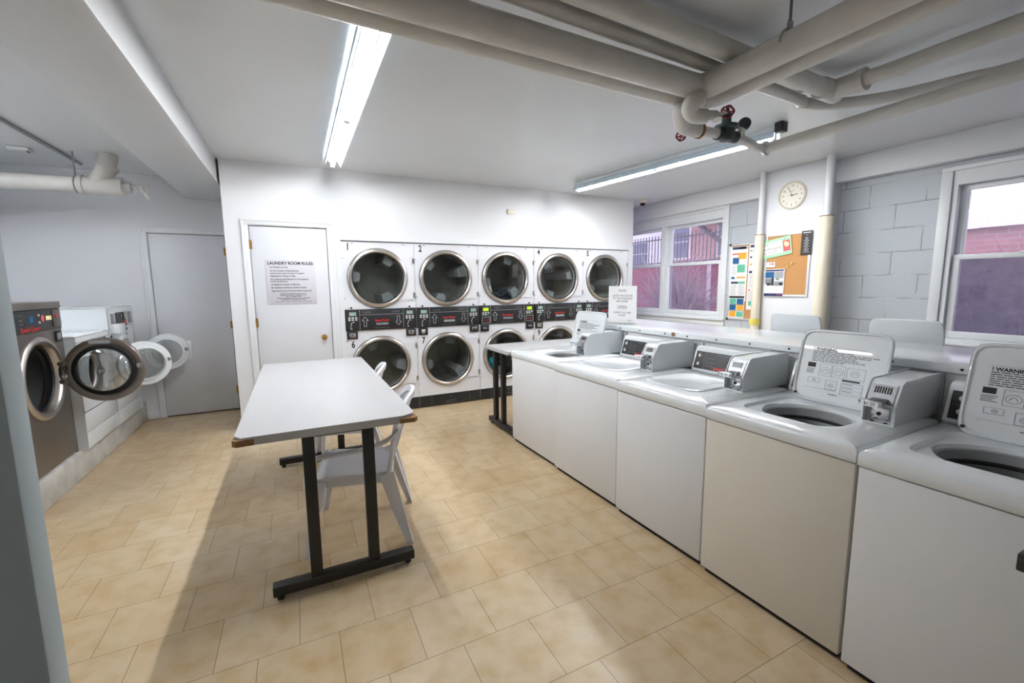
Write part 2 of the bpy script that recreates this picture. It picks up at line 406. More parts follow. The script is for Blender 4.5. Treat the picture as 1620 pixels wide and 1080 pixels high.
# far left back wall with a door opening
DX0, DX1, DZ = -1.425, -0.70, 2.105
wb = MB().box(-2.6,DX0,6.2,6.32,0,H).box(DX1,5.4,6.2,6.32,0,H).box(DX0,DX1,6.2,6.32,DZ,H)
struct(wb, 'wall_back', 'wall')
struct(MB().box(-2.7,5.4,6.36,6.45,0,H), 'wall_light_stop', 'wall')  # added slab that stops outside light leaking under the back door
# closet / dryer block front wall, y=5.156
Y0 = 5.156
cx0, cx1 = -0.375, 0.347
nx0, nx1, nz = 0.478, 4.522, 1.995
wd = MB()
wd.box(-0.58,cx0,Y0,Y0+0.1,0,H).box(cx0,cx1,Y0,Y0+0.1,2.11,H).box(cx1,nx0,Y0,Y0+0.1,0,H)
wd.box(nx0,nx1,Y0,Y0+0.1,nz,H).box(nx1,4.60,Y0,Y0+0.1,0,H)
wd.box(-0.58,-0.48,Y0+0.1,6.2,0,H).box(4.52,4.60,Y0+0.1,6.2,0,H)
struct(wd, 'wall_dryers', 'wall')
# dryer opening trim boards
tr = MB().box(0.43,nx0+0.004,Y0-0.012,Y0-0.0005,0,nz+0.0).box(0.43,4.597,Y0-0.012,Y0-0.0005,nz,nz+0.062).box(4.522,4.597,Y0-0.012,Y0-0.0005,0,nz)
struct(tr, 'trim_1', 'trim')

def casing(x0, x1, z, y, name, wd_=0.062):
    mb = MB()
    for a, b, c, d in ((x0-wd_, x0-0.004, 0, z+wd_), (x1+0.004, x1+wd_, 0, z+wd_), (x0-wd_, x1+wd_, z+0.004, z+wd_)):
        e = 0.0 if c == 0 else 0.0012
        mb.box(a-e, b+e, y-0.014-e, y-0.0005-e*0.3, c, d+e, 0.003)
    for a, b, c, d in ((x0-wd_, x0-wd_+0.02, 0, z+wd_), (x1+wd_-0.02, x1+wd_, 0, z+wd_), (x0-wd_, x1+wd_, z+wd_-0.02, z+wd_)):
        e = 0.0 if c == 0 else 0.0012
        mb.box(a-e, b+e, y-0.021-e, y-0.013-e, c, d+e, 0.003)
    return struct(mb, name, 'trim')
casing(cx0, cx1, 2.11, Y0, 'trim_2'); casing(DX0, DX1, DZ, 6.2, 'trim_3')
d1 = struct(MB().box(cx0+0.005,cx1-0.005,Y0+0.004,Y0+0.044,0.012,2.103,0.002), 'door_1', 'door')
for z in (1.92, 1.13, 0.25):
    MB().cyl((cx0+0.001,Y0-0.004,z-0.045),(cx0+0.001,Y0-0.004,z+0.045),0.007,10).box(cx0,cx0+0.02,Y0+0.0005,Y0+0.006,z-0.045,z+0.045).build('hinge','brass',d1)
k = MB().lathe([(0.0,-0.062),(0.016,-0.06),(0.026,-0.048),(0.028,-0.036),(0.02,-0.022),(0.011,-0.016),(0.011,-0.004),(0.03,-0.003),(0.031,0.003)],(0.262,Y0+0.004,0.945),(0,1,0),24)
k.build('door_knob','brass',d1)
d2 = struct(MB().box(DX0+0.005,DX1-0.005,6.204,6.244,0.014,DZ-0.006,0.002), 'door_2', 'door')
for z in (1.92, 1.05, 0.25):
    MB().cyl((DX1-0.001,6.196,z-0.045),(DX1-0.001,6.196,z+0.045),0.007,10).box(DX1-0.02,DX1,6.2,6.206,z-0.045,z+0.045).build('hinge','brass',d2)
# closet interior darkness behind gap
struct(MB().box(-0.48,0.40,5.40,5.42,0,2.3), 'wall_closet', 'wall')
# baseboards
struct(MB().box(-1.60,DX0-0.063,6.188,6.1995,0,0.10,0.002), 'baseboard_back', 'trim')

# ceiling beam on the left
struct(MB().box(-1.03,-0.60,-1.45,6.199,2.50,H-0.0005,0.008), 'trim_4', 'ceil')

# ---- right (window) wall, x = 5.2, with two window openings
XW = 5.2
W1 = (4.06, 6.16, 0.99, 2.50); W2 = (-0.10, 1.80, 0.93, 2.46)
def wallbox(mb, y0, y1, z0, z1): mb.box(XW, XW+0.2, y0, y1, z0, z1)
wr = MB()
wallbox(wr, -1.45, W2[0], 0, H); wallbox(wr, W2[0], W2[1], 0, W2[2]); wallbox(wr, W2[0], W2[1], W2[3], H)
wallbox(wr, W2[1], W1[0], 0, H); wallbox(wr, W1[0], W1[1], 0, W1[2]); wallbox(wr, W1[0], W1[1], W1[3], H); wallbox(wr, W1[1], 6.2, 0, H)
struct(wr, 'wall_right', 'block')
# header (soffit) beam along the window wall
struct(MB().box(5.09,XW-0.001,-1.45,6.199,2.505,H-0.0005,0.004), 'trim_5', 'wall')
# column with the clock
struct(MB().box(4.91,XW-0.0005,2.685,3.33,0,H-0.0005,0.004), 'wall_column', 'wall')

def window(name, y0, y1, z0, z1, sashes, midz, head):
    """frame in the opening, casing on the wall, double hung sashes"""
    fr = MB()
    c = 0.075
    # casing boards on the wall face
    fr.box(XW-0.022, XW-0.0005, y0-c, y0, z0-c, z1, 0.004).box(XW-0.022, XW-0.0005, y1, y1+min(c,6.195-y1), z0-c, z1, 0.004)
    fr.box(XW-0.026, XW-0.0006, y0-c-0.002, y1+min(c,6.195-y1), z1-0.03, z1+0.005, 0.004)
    fr.box(XW-0.03, XW-0.0007, y0-c-0.002, y1+min(c,6.195-y1), z0-c-0.002, z0, 0.004)
    fr.box(XW-0.06, XW-0.0005, y0-c, y1+min(c,6.195-y1), z0-0.005, z0+0.016, 0.004)
    # inner jambs
    fr.box(XW, XW+0.16, y0+0.001, y0+0.035, z0, z1).box(XW, XW+0.16, y1-0.035, y1-0.001, z0, z1)
    fr.box(XW-0.002, XW+0.158, y0+0.002, y1-0.002, head, z1-0.001).box(XW-0.002, XW+0.158, y0+0.002, y1-0.002, z0+0.001, z0+0.05)
    o = struct(fr, name, 'trim')
    for (a, b) in sashes:
        # mullion-side stops
        f = MB()
        t = 0.05
        # upper sash (outer plane)
        X0, X1 = XW+0.075, XW+0.11
        f.box(X0,X1,a,a+t,midz-0.02,head,0.003).box(X0,X1,b-t,b,midz-0.02,head,0.003).box(X0-0.002,X1-0.002,a+0.001,b-0.001,head-0.045,head-0.002,0.003).box(X0-0.002,X1-0.002,a+0.001,b-0.001,midz-0.018,midz+0.025,0.003)
        us = f.build('upper_sash','trim',o)
        MB().box(X0+0.014,X0+0.019,a+t-0.005,b-t+0.005,midz+0.02,head-0.04).build('pane','glassU',us)
        f = MB(); X0, X1 = XW+0.035, XW+0.072; zb = z0+0.05
        f.box(X0,X1,a,a+t,zb,midz+0.03,0.003).box(X0,X1,b-t,b,zb,midz+0.03,0.003).box(X0-0.002,X1-0.002,a+0.001,b-0.001,zb+0.002,zb+0.06,0.003).box(X0-0.002,X1-0.002,a+0.001,b-0.001,midz-0.015,midz+0.028,0.003)
        f.box(X0-0.012,X0,(a+b)/2-0.03,(a+b)/2+0.03,midz+0.02,midz+0.034,0.002)
        ls = f.build('lower_sash','trim',o)
        MB().box(X0+0.014,X0+0.019,a+t-0.005,b-t+0.005,zb+0.055,midz-0.01).build('pane','glassL',ls)
    for (a, b), (c2, d) in zip(sashes, sashes[1:]):
        MB().box(XW-0.012,XW+0.16,b+0.0005,c2-0.0005,z0+0.01,head,0.003).build('mullion','trim',o)
    return o
window('window_1', *W1[:2], W1[2], W1[3], [(4.10,5.08),(5.17,6.12)], 1.77, 2.36)
window('window_2', *W2[:2], W2[2], W2[3], [(-0.06,0.82),(0.90,1.76)], 1.685, 2.31)

# curb under the left machines
cb = MB().box(-2.6,-1.60,2.4,6.1995,0,0.215,0.01)
struct(cb, 'trim_6', 'rough')
# entry wall end near the camera (left edge)
lf = thing('open_door_leaf', 'blurred grey-blue door leaf edge close to the camera at the left', 'door', (-0.298,0.70,0))
MB().box(-0.80,0.0,-0.022,0.022,0.01,2.04,0.004).build('leaf','leaf',lf)
MB().lathe([(0.0,-0.07),(0.02,-0.066),(0.027,-0.05),(0.024,-0.034),(0.012,-0.024),(0.012,-0.006),(0.03,-0.005),(0.03,0.0)],(-0.025,-0.022,0.955),(0,1,0),24).build('door_knob','rubber',lf)

# ================================================================== EXTERIOR
ext = MB().box(5.4,60,-30,60,0.0,0.35)
o = ext.build('yard_ground','snow'); o['kind'] = 'structure'
def building(name, label, x0, x1, y0, y1, z0, z1, m, wins, roof=True):
    b = thing(name, label, 'building')
    MB().box(x0,x1,y0,y1,z0,z1).build('wall', m, b)
    if roof: MB().box(x0-0.15,x1+0.1,y0-0.1,y1+0.1,z1,z1+0.25).build('roof_coping','snow',b)
    for (yy, zz, ww, hh) in wins:
        f = MB().box(x0-0.06,x0,yy-ww/2-0.06,yy+ww/2+0.06,zz-0.08,zz+hh+0.06).build('window_frame','outwhite',b)
        MB().box(x0-0.08,x0-0.06,yy-ww/2,yy+ww/2,zz,zz+hh/2-0.03).box(x0-0.08,x0-0.06,yy-ww/2,yy+ww/2,zz+hh/2+0.03,zz+hh).build('window_pane','outwin',f)
    return b
bl = building('brick_apartment_building', 'pink brick apartment building with fire escape outside the far window', 19, 26, 9.0, 18.6, 0.35, 14, 'brick', [(17.4,2.9,1.0,1.7),(14.6,2.9,1.0,1.7),(12,2.9,1.0,1.7),(17.4,5.6,1.0,1.6),(14.6,5.6,1.0,1.6),(12,5.6,1,1.6)])
fe = MB().box(18.0,18.98,13.4,16.2,4.55,4.62)
for i in range(15): fe.box(18.0,18.03,13.4+i*0.2,13.42+i*0.2,4.6,5.5)
fe.box(18.0,18.03,13.4,16.2,5.47,5.52).box(18.0,18.03,13.4,16.2,5.0,5.03)
fe.sweep([(18.3,16.0,4.6),(18.3,13.2,2.6)],(1,0,0),[(0.5,0.08)])
fe.sweep([(18.05,16.0,5.4),(18.05,13.2,3.4)],(1,0,0),[(0.04,0.04)])
fe.build('fire_escape','iron',bl)
building('white_apartment_building', 'pale building beyond the yard fence at the left of the far window', 24, 30, 20.0, 40, 0.35, 6.3, 'outwhite', [(22.5,3.0,1.6,1.6),(26,3.0,1.6,1.6),(29.5,3.0,1.6,1.6)])
# retaining wall and fence on top
rw = MB().box(11.0,11.3,8.0,30,0.35,2.05); tag(rw.build('retaining_wall','brickd'), 'long dark red brick retaining wall carrying the iron fence outside', 'wall')
fn = thing('iron_fence', 'black iron picket fence standing on the red brick retaining wall', 'fence', (11.1,0,2.05))
f = MB()
for i in range(150): f.box(-0.012,0.012,8.1+i*0.14,8.125+i*0.14,0.0,1.05)
f.build('pickets','iron',fn)
MB().box(-0.02,0.02,8.05,29,0.9,0.94).box(-0.02,0.02,8.05,29,0.12,0.16).build('rails','iron',fn)
# gate
gt = thing('yard_gate', 'dark red wooden gate in grey posts seen through the far window', 'gate', (10.2,6.75,0.35))
MB().box(0,0.06,0.42,1.55,0.0,1.65,0.01).build('leaf','brickd',gt)
MB().box(-0.02,0.1,0.28,0.40,0,1.75,0.01).box(-0.02,0.1,1.57,1.69,0,1.75,0.01).box(-0.02,0.1,0.28,1.69,1.66,1.76,0.01).build('frame','outwhite',gt)
g = MB()
for a in range(2):
    for c in range(3): g.box(-0.01,0.0,0.95+a*0.22,1.1+a*0.22,0.85+c*0.2,0.97+c*0.2)
g.build('panels','outwin',gt)
# bush of bare twigs
bu = thing('bare_bush', 'bare twiggy grey bush in the yard behind the far window', 'bush', (7.9,7.35,0.35))
tw = MB()
for i in range(420):
    a = random.uniform(0,2*PI); el = random.uniform(0.15,1.45); L = random.uniform(0.5,1.55)
    p0 = Vector((random.uniform(-0.35,0.35),random.uniform(-0.45,0.45),random.uniform(0,0.7)))
    d = Vector((math.cos(a)*math.cos(el),math.sin(a)*math.cos(el),math.sin(el)))
    p1 = p0 + d*L*0.5; p2 = p1 + (d+Vector((random.uniform(-.5,.5),random.uniform(-.5,.5),random.uniform(-.1,.5))))*L*0.35
    p3 = p1 + (d+Vector((random.uniform(-.8,.8),random.uniform(-.8,.8),random.uniform(-.3,.3))))*L*0.25
    tw.tube([p0,p1,p2],[0.012,0.003],4); tw.tube([p1,p3],[0.006,0.002],4)
tw.build('twigs','bare',bu)
st = MB()
for i in range(5): st.tube([(i*0.08-0.16,0.05*i-0.1,0),(i*0.1-0.2,0.1*i-0.2,0.7)],[0.03,0.015],8)
st.build('stems','bare',bu)
# outside window 2: low building with snowy sloping roof and parapet
s2 = thing('snowy_shed', 'low dark brick outbuilding with snow covered roof outside the near window', 'shed', (9.0,-6.0,0.35))
MB().box(0,6,0,10.9,0,1.90).build('wall','brickd',s2)
MB().prism([(-0.15,1.90),(6.2,4.0),(6.2,4.15),(-0.15,2.05)],'y',-0.2,11.0).build('snow_roof','snow',s2)
hd = MB()
for i in range(1500):
    y = random.uniform(-2.6,6.6); z = random.uniform(0,1.5); x = random.uniform(0,0.5)
    a = random.uniform(0,2*PI); e = random.uniform(-0.3,1.3); L = random.uniform(0.12,0.4)
    hd.tube([(x,y,z),(x+math.cos(a)*math.cos(e)*L,y+math.sin(a)*math.cos(e)*L,min(z+math.sin(e)*L,1.72))],[0.0035,0.0012],3)
hg = thing('dense_hedge', 'dense purple grey hedge close behind the near window', 'hedge', (7.2,-2.0,0.35))
hd.build('twigs','purple',hg)
MB().box(0.12,0.4,-2.5,6.3,0,1.42,0.08).build('foliage','purple',hg)
building('grey_tower', 'pale grey building with a round drainpipe far behind the snowy roof', 30, 36, 2, 9.3, 0.35, 11, 'outwhite', [(7.6,5.2,1.1,1.6)])

# ================================================================== DRYERS
A64 = [2*PI*i/64 for i in range(64)]
DW = 0.8075
UZ, LZ, DCX, DR = 1.583, 0.583, 0.385, 0.328
def build_dryer(i):
    x0 = nx0+0.003 + i*DW
    nm = ['1','2','','4','5'][i]; nl = ['6','7','','9',''][i]
    lab = ['white stacked dryer numbered 1 over 6 beside the closet door',
           'white stacked dryer numbered 2 over 7, second from the closet door',
           'unnumbered white stacked dryer in the middle of the row, coloured clothes in its lower drum',
           'white stacked dryer numbered 4 over 9',
           'white stacked dryer numbered 5 at the window end of the row'][i]
    r = thing('stacked_dryer', lab, 'dryer', (x0, Y0+0.012, 0), 0, 'stacked dryers along the back wall')
    w = DW-0.004
    c = MB().box(0,0.012,0.004,0.92,0.02,1.985).box(w-0.012,w,0.004,0.92,0.02,1.985).box(0,w,0.004,0.92,1.973,1.985).box(0,w,0.91,0.92,0.02,1.985)
    def plate(z0, z1, cz):
        u0, u1, v0, v1 = -DCX, w-DCX, z0-cz, z1-cz
        A = rect_angles(u0,u1,v0,v1); R = rect_pts(u0,u1,v0,v1,A)
        L = [[Vector((DCX+u,0,cz+v)) for u, v in R], [Vector((DCX+0.29*math.cos(t),0,cz+0.29*math.sin(t))) for t in A], [Vector((DCX+0.29*math.cos(t),0.06,cz+0.29*math.sin(t))) for t in A]]
        c.loft(L)
    plate(1.237,1.985,UZ); plate(0.145,0.995,LZ)
    cab = c.build('cabinet','dryer',r)
    sc = MB()
    for sx in (0.12, w-0.12): sc.cyl((sx,-0.003,1.965),(sx,0.002,1.965),0.006,8)
    for sz in (1.80,1.36,0.30,0.88): sc.cyl((0.012,-0.003,sz),(0.012,0.002,sz),0.005,8)
    for sx in (0.075,w-0.075): sc.cyl((sx,-0.004,1.252),(sx,0.002,1.252),0.011,12)
    sc.build('screws','black',cab)
    for (cz, num, top) in ((UZ, nm, True), (LZ, nl, False)):
        d = MB()
        a0 = math.asin(0.255/0.334)
        d.prism([(DCX+0.334*math.cos(t),cz+0.334*math.sin(t)) for t in [-a0+2*a0*q/24 for q in range(25)]]+[(w-0.022,cz+0.255),(w-0.022,cz-0.255)],'y',-0.012,-0.0005)
        dr = d.build('door','dryer',r)
        rg = MB().lathe([(0.333,-0.001),(0.333,-0.016),(0.328,-0.022),(0.318,-0.03),(0.302,-0.032),(0.290,-0.024),(0.286,-0.012),(0.284,0.02)],(DCX,0,cz),(0,1,0),64)
        rg.build('door_ring','steel',dr)
        MB().lathe([(0.337,-0.0005),(0.337,-0.011),(0.331,-0.013)],(DCX,0,cz),(0,1,0),64).lathe([(0.2865,-0.016),(0.279,-0.014),(0.277,-0.004)],(DCX,0,cz),(0,1,0),64).build('gasket','rubber',dr)
        MB().lathe([(0.0,-0.012),(0.15,-0.011),(0.283,-0.006)],(DCX,0,cz),(0,1,0),64).build('door_glass','dglass',dr)
        hg_ = MB()
        for z in (cz-0.2, cz+0.2): hg_.box(w-0.02,w-0.006,-0.016,-0.0005,z-0.03,z+0.03,0.002).cyl((w-0.022,-0.016,z-0.025),(w-0.022,-0.016,z+0.025),0.005,8)
        hg_.build('hinge','chrome',dr)
        dm = MB().lathe([(0.30,0.062),(0.355,0.065),(0.355,0.66),(0.0,0.665)],(DCX,0,cz),(0,1,0),48)
        db = dm.build('drum','drum',r)
        rot = [0.6,1.25,2.4,1.4,1.9][i] + (0 if top else 1.1)
        bf = MB()
        for q in range(3):
            a = rot + q*2*PI/3
            m4 = Matrix.Translation((DCX,0.36,cz)) @ Matrix.Rotation(a,4,'Y')
            pts = [(-0.085,0.342),(0.085,0.342),(0.045,0.19),(-0.045,0.19)]
            L = [[m4 @ Vector((p[0],t,p[1])) for p in pts] for t in (-0.28,0.28)]
            bf.loft(L, True, True)
        bf.build('baffle','tub',db)
        if num:
            mt = frame((0.072 if top else 0.075,-0.001,(1.925 if top else 0.835)),(1,0,0),(0,0,1))
            MB().text(num,0.105,mt,bold=0.003,sx=0.72).build('number','ink',r)
    # control fascia
    p = MB().box(0.004,w-0.004,-0.02,0.02,0.997,1.235,0.003); pn = p.build('control_panel','black',r)
    ym = -0.0205
    lcd = MB(); btn = MB(); ln = MB(); gb = MB(); rb = MB()
    for side, xa in ((0,0.014),(1,w-0.152)):
        MB().box(xa,xa+0.138,-0.026,-0.02,1.003,1.229,0.002).build('coin_module','black',pn)
        lcd.box(xa+0.032,xa+0.106,-0.0275,-0.026,1.165,1.205)
        for q in range(3): btn.box(xa+0.02+q*0.036,xa+0.044+q*0.036,-0.0285,-0.026,1.135,1.15,0.001); btn.box(xa+0.02+q*0.036,xa+0.044+q*0.036,-0.0285,-0.026,1.112,1.127,0.001)
        if i != 2:
            ln.box(xa+0.06,xa+0.085,-0.0268,-0.026,1.09,1.097).box(xa+0.047,xa+0.055,-0.0268,-0.026,1.065,1.085).box(xa+0.04,xa+0.046,-0.0268,-0.026,1.04,1.06).box(xa+0.035,xa+0.06,-0.0268,-0.026,1.015,1.019).box(xa+0.044,xa+0.05,-0.0268,-0.026,1.022,1.034)
        else:
            MB().box(xa+0.02,xa+0.12,-0.0275,-0.026,1.045,1.05).build('red_stripe','red',pn)
            for a,b,c2,d2 in ((xa+0.015,xa+0.125,1.085,1.088),(xa+0.015,xa+0.125,1.012,1.015),(xa+0.015,xa+0.018,1.012,1.088),(xa+0.122,xa+0.125,1.012,1.088)): ln.box(a,b,-0.027,-0.026,c2,d2)
        if i in (2,3): gb.box(xa+0.092,xa+0.116,-0.029,-0.0284,1.112,1.127)
    # seam lines, arrows
    for a,b,c2,d2 in ((0.155,0.157,1.003,1.229),(w-0.158,w-0.156,1.003,1.229),(0.157,w-0.158,1.172,1.174)): ln.box(a,b,-0.0208,-0.02,c2,d2)
    def arrow(xc, upw):
        s_ = 1 if upw else -1; zc = 1.095
        pts = [(0.014,-0.055),(0.014,0.012),(0.034,0.012),(0,0.055),(-0.034,0.012),(-0.014,0.012),(-0.014,-0.055)]
        pts = [(xc+a, zc+s_*b) for a, b in pts]
        for a, b in zip(pts, pts[1:]+pts[:1]): ln.cyl((a[0],-0.0208,a[1]),(b[0],-0.0208,b[1]),0.0016,6)
    arrow(0.215,True); arrow(w-0.215,False)
    mt = frame((0.24,-0.0205,1.2),(1,0,0),(0,0,1)); mt2 = frame((w-0.24,-0.0205,1.2),(1,0,0),(0,0,1))
    MB().text('LOADING',0.02,mt).build('lettering','inkg',pn); MB().text('LOADING',0.02,mt2).build('lettering','inkg',pn)
    tx = MB(); tx.bars(frame((w/2-0.09,-0.0205,1.018),(1,0,0),(0,0,1)),[(0,0.05,0,0.004),(0.055,0.12,0,0.004),(0.125,0.18,0,0.004)])
    o1 = lcd.build('display','lcdg' if i == 2 else 'lcd',pn)
    btn.build('buttons','whiteink',pn)
    tx.build('caption_line','inkg',pn); ln.build('markings','whiteink',pn)
    rb.b.free()
    if i in (2,3): gb.build('green_button','grnled',pn)
    else: gb.b.free()
    MB().text('Speed Queen',0.034,frame((w/2,-0.0205,1.105),(1,0,0),(0,0,1)),bold=0.0008,shear=0.2,sx=0.85).build('red_lettering','red',pn)
    MB().box(w/2-0.07,w/2+0.07,-0.024,-0.02,1.05,1.078,0.002).build('handle','grayp' if i%2==0 else 'tub',pn)
    MB().cyl((w/2,-0.0215,1.145),(w/2,-0.02,1.145),0.007,12).build('lock','rubber',pn)
    # coin boxes below the fascia
    for xa in (0.014, w-0.128):
        cbx = MB().box(xa,xa+0.114,-0.018,-0.0005,0.905,0.99,0.003).build('coin_box','black',r)
        if i == 2: MB().text('blue',0.03,frame((xa+0.057,-0.0185,0.947),(1,0,0),(0,0,1)),shear=0.2).build('lettering','whiteink',cbx)
        elif i == 1 and xa < 0.1: MB().lathe([(0.026,0),(0.026,-0.012),(0.012,-0.02),(0.0,-0.021)],(xa+0.057,-0.018,0.947),(0,1,0),20).build('lock','chrome',cbx)
        else:
            lk = MB().box(xa+0.022,xa+0.092,-0.021,-0.018,0.922,0.974,0.001).build('lock_plate','chrome',cbx)
            MB().cyl((xa+0.057,-0.0235,0.948),(xa+0.057,-0.021,0.948),0.007,12).build('keyhole','dark',lk)
    # black kick panel
    kp = MB().box(0.002,w-0.002,-0.004,0.03,0.006,0.143,0.003).build('kick_panel','black',r)
    MB().box(0.15,0.152,-0.006,-0.004,0.01,0.14).box(w-0.152,w-0.15,-0.006,-0.004,0.01,0.14).box(w/2-0.06,w/2+0.06,-0.006,-0.004,0.052,0.056).box(w/2-0.08,w/2+0.08,-0.006,-0.004,0.028,0.031).cyl((w/2,-0.006,0.105),(w/2,-0.004,0.105),0.007,10).build('markings','inkg',kp)
    MB().box(w/2-0.055,w/2+0.055,-0.0085,-0.004,0.058,0.072,0.002).build('handle','rubber',kp)
    return r
for i in range(5): build_dryer(i)
# clothes in the middle dryer
def clump(name, m, c, s, label, seed):
    rnd = random.Random(seed); mb = MB(); bmesh.ops.create_icosphere(mb.b, subdivisions=3, radius=1)
    for v in mb.b.verts:
        k = 1 + 0.22*math.sin(7*v.co.x+seed)*math.cos(6*v.co.z+2*seed) + 0.1*math.sin(15*v.co.y+seed*3)
        v.co = Vector((c[0]+v.co.x*s[0]*k, c[1]+v.co.y*s[1]*k, c[2]+v.co.z*s[2]*k))
    return tag(mb.build(name,m), label, 'clothing')
mx = nx0+0.003+2*DW+DCX
clump('cloth','tealcloth',(mx-0.16,Y0+0.15,LZ-0.13),(0.05,0.06,0.08),'bright teal cloth in the lower drum of the middle dryer',1)
clump('cloth','redcloth',(mx-0.03,Y0+0.16,LZ-0.24),(0.08,0.07,0.055),'crimson cloth at the bottom of the middle lower dryer drum',2)
clump('cloth','darkcloth',(mx+0.10,Y0+0.3,LZ-0.20),(0.14,0.13,0.10),'dark cloth heap beside the crimson one in the lower middle dryer',3)
clump('cloth','darkcloth',(mx+0.04,Y0+0.26,UZ-0.22),(0.17,0.13,0.075),'dark clothes heap in the upper middle dryer',4)
clump('cloth','whitecloth',(mx-0.17,Y0+0.16,UZ-0.16),(0.03,0.03,0.075),'small white cloth hanging at the left of the upper middle dryer drum',5)

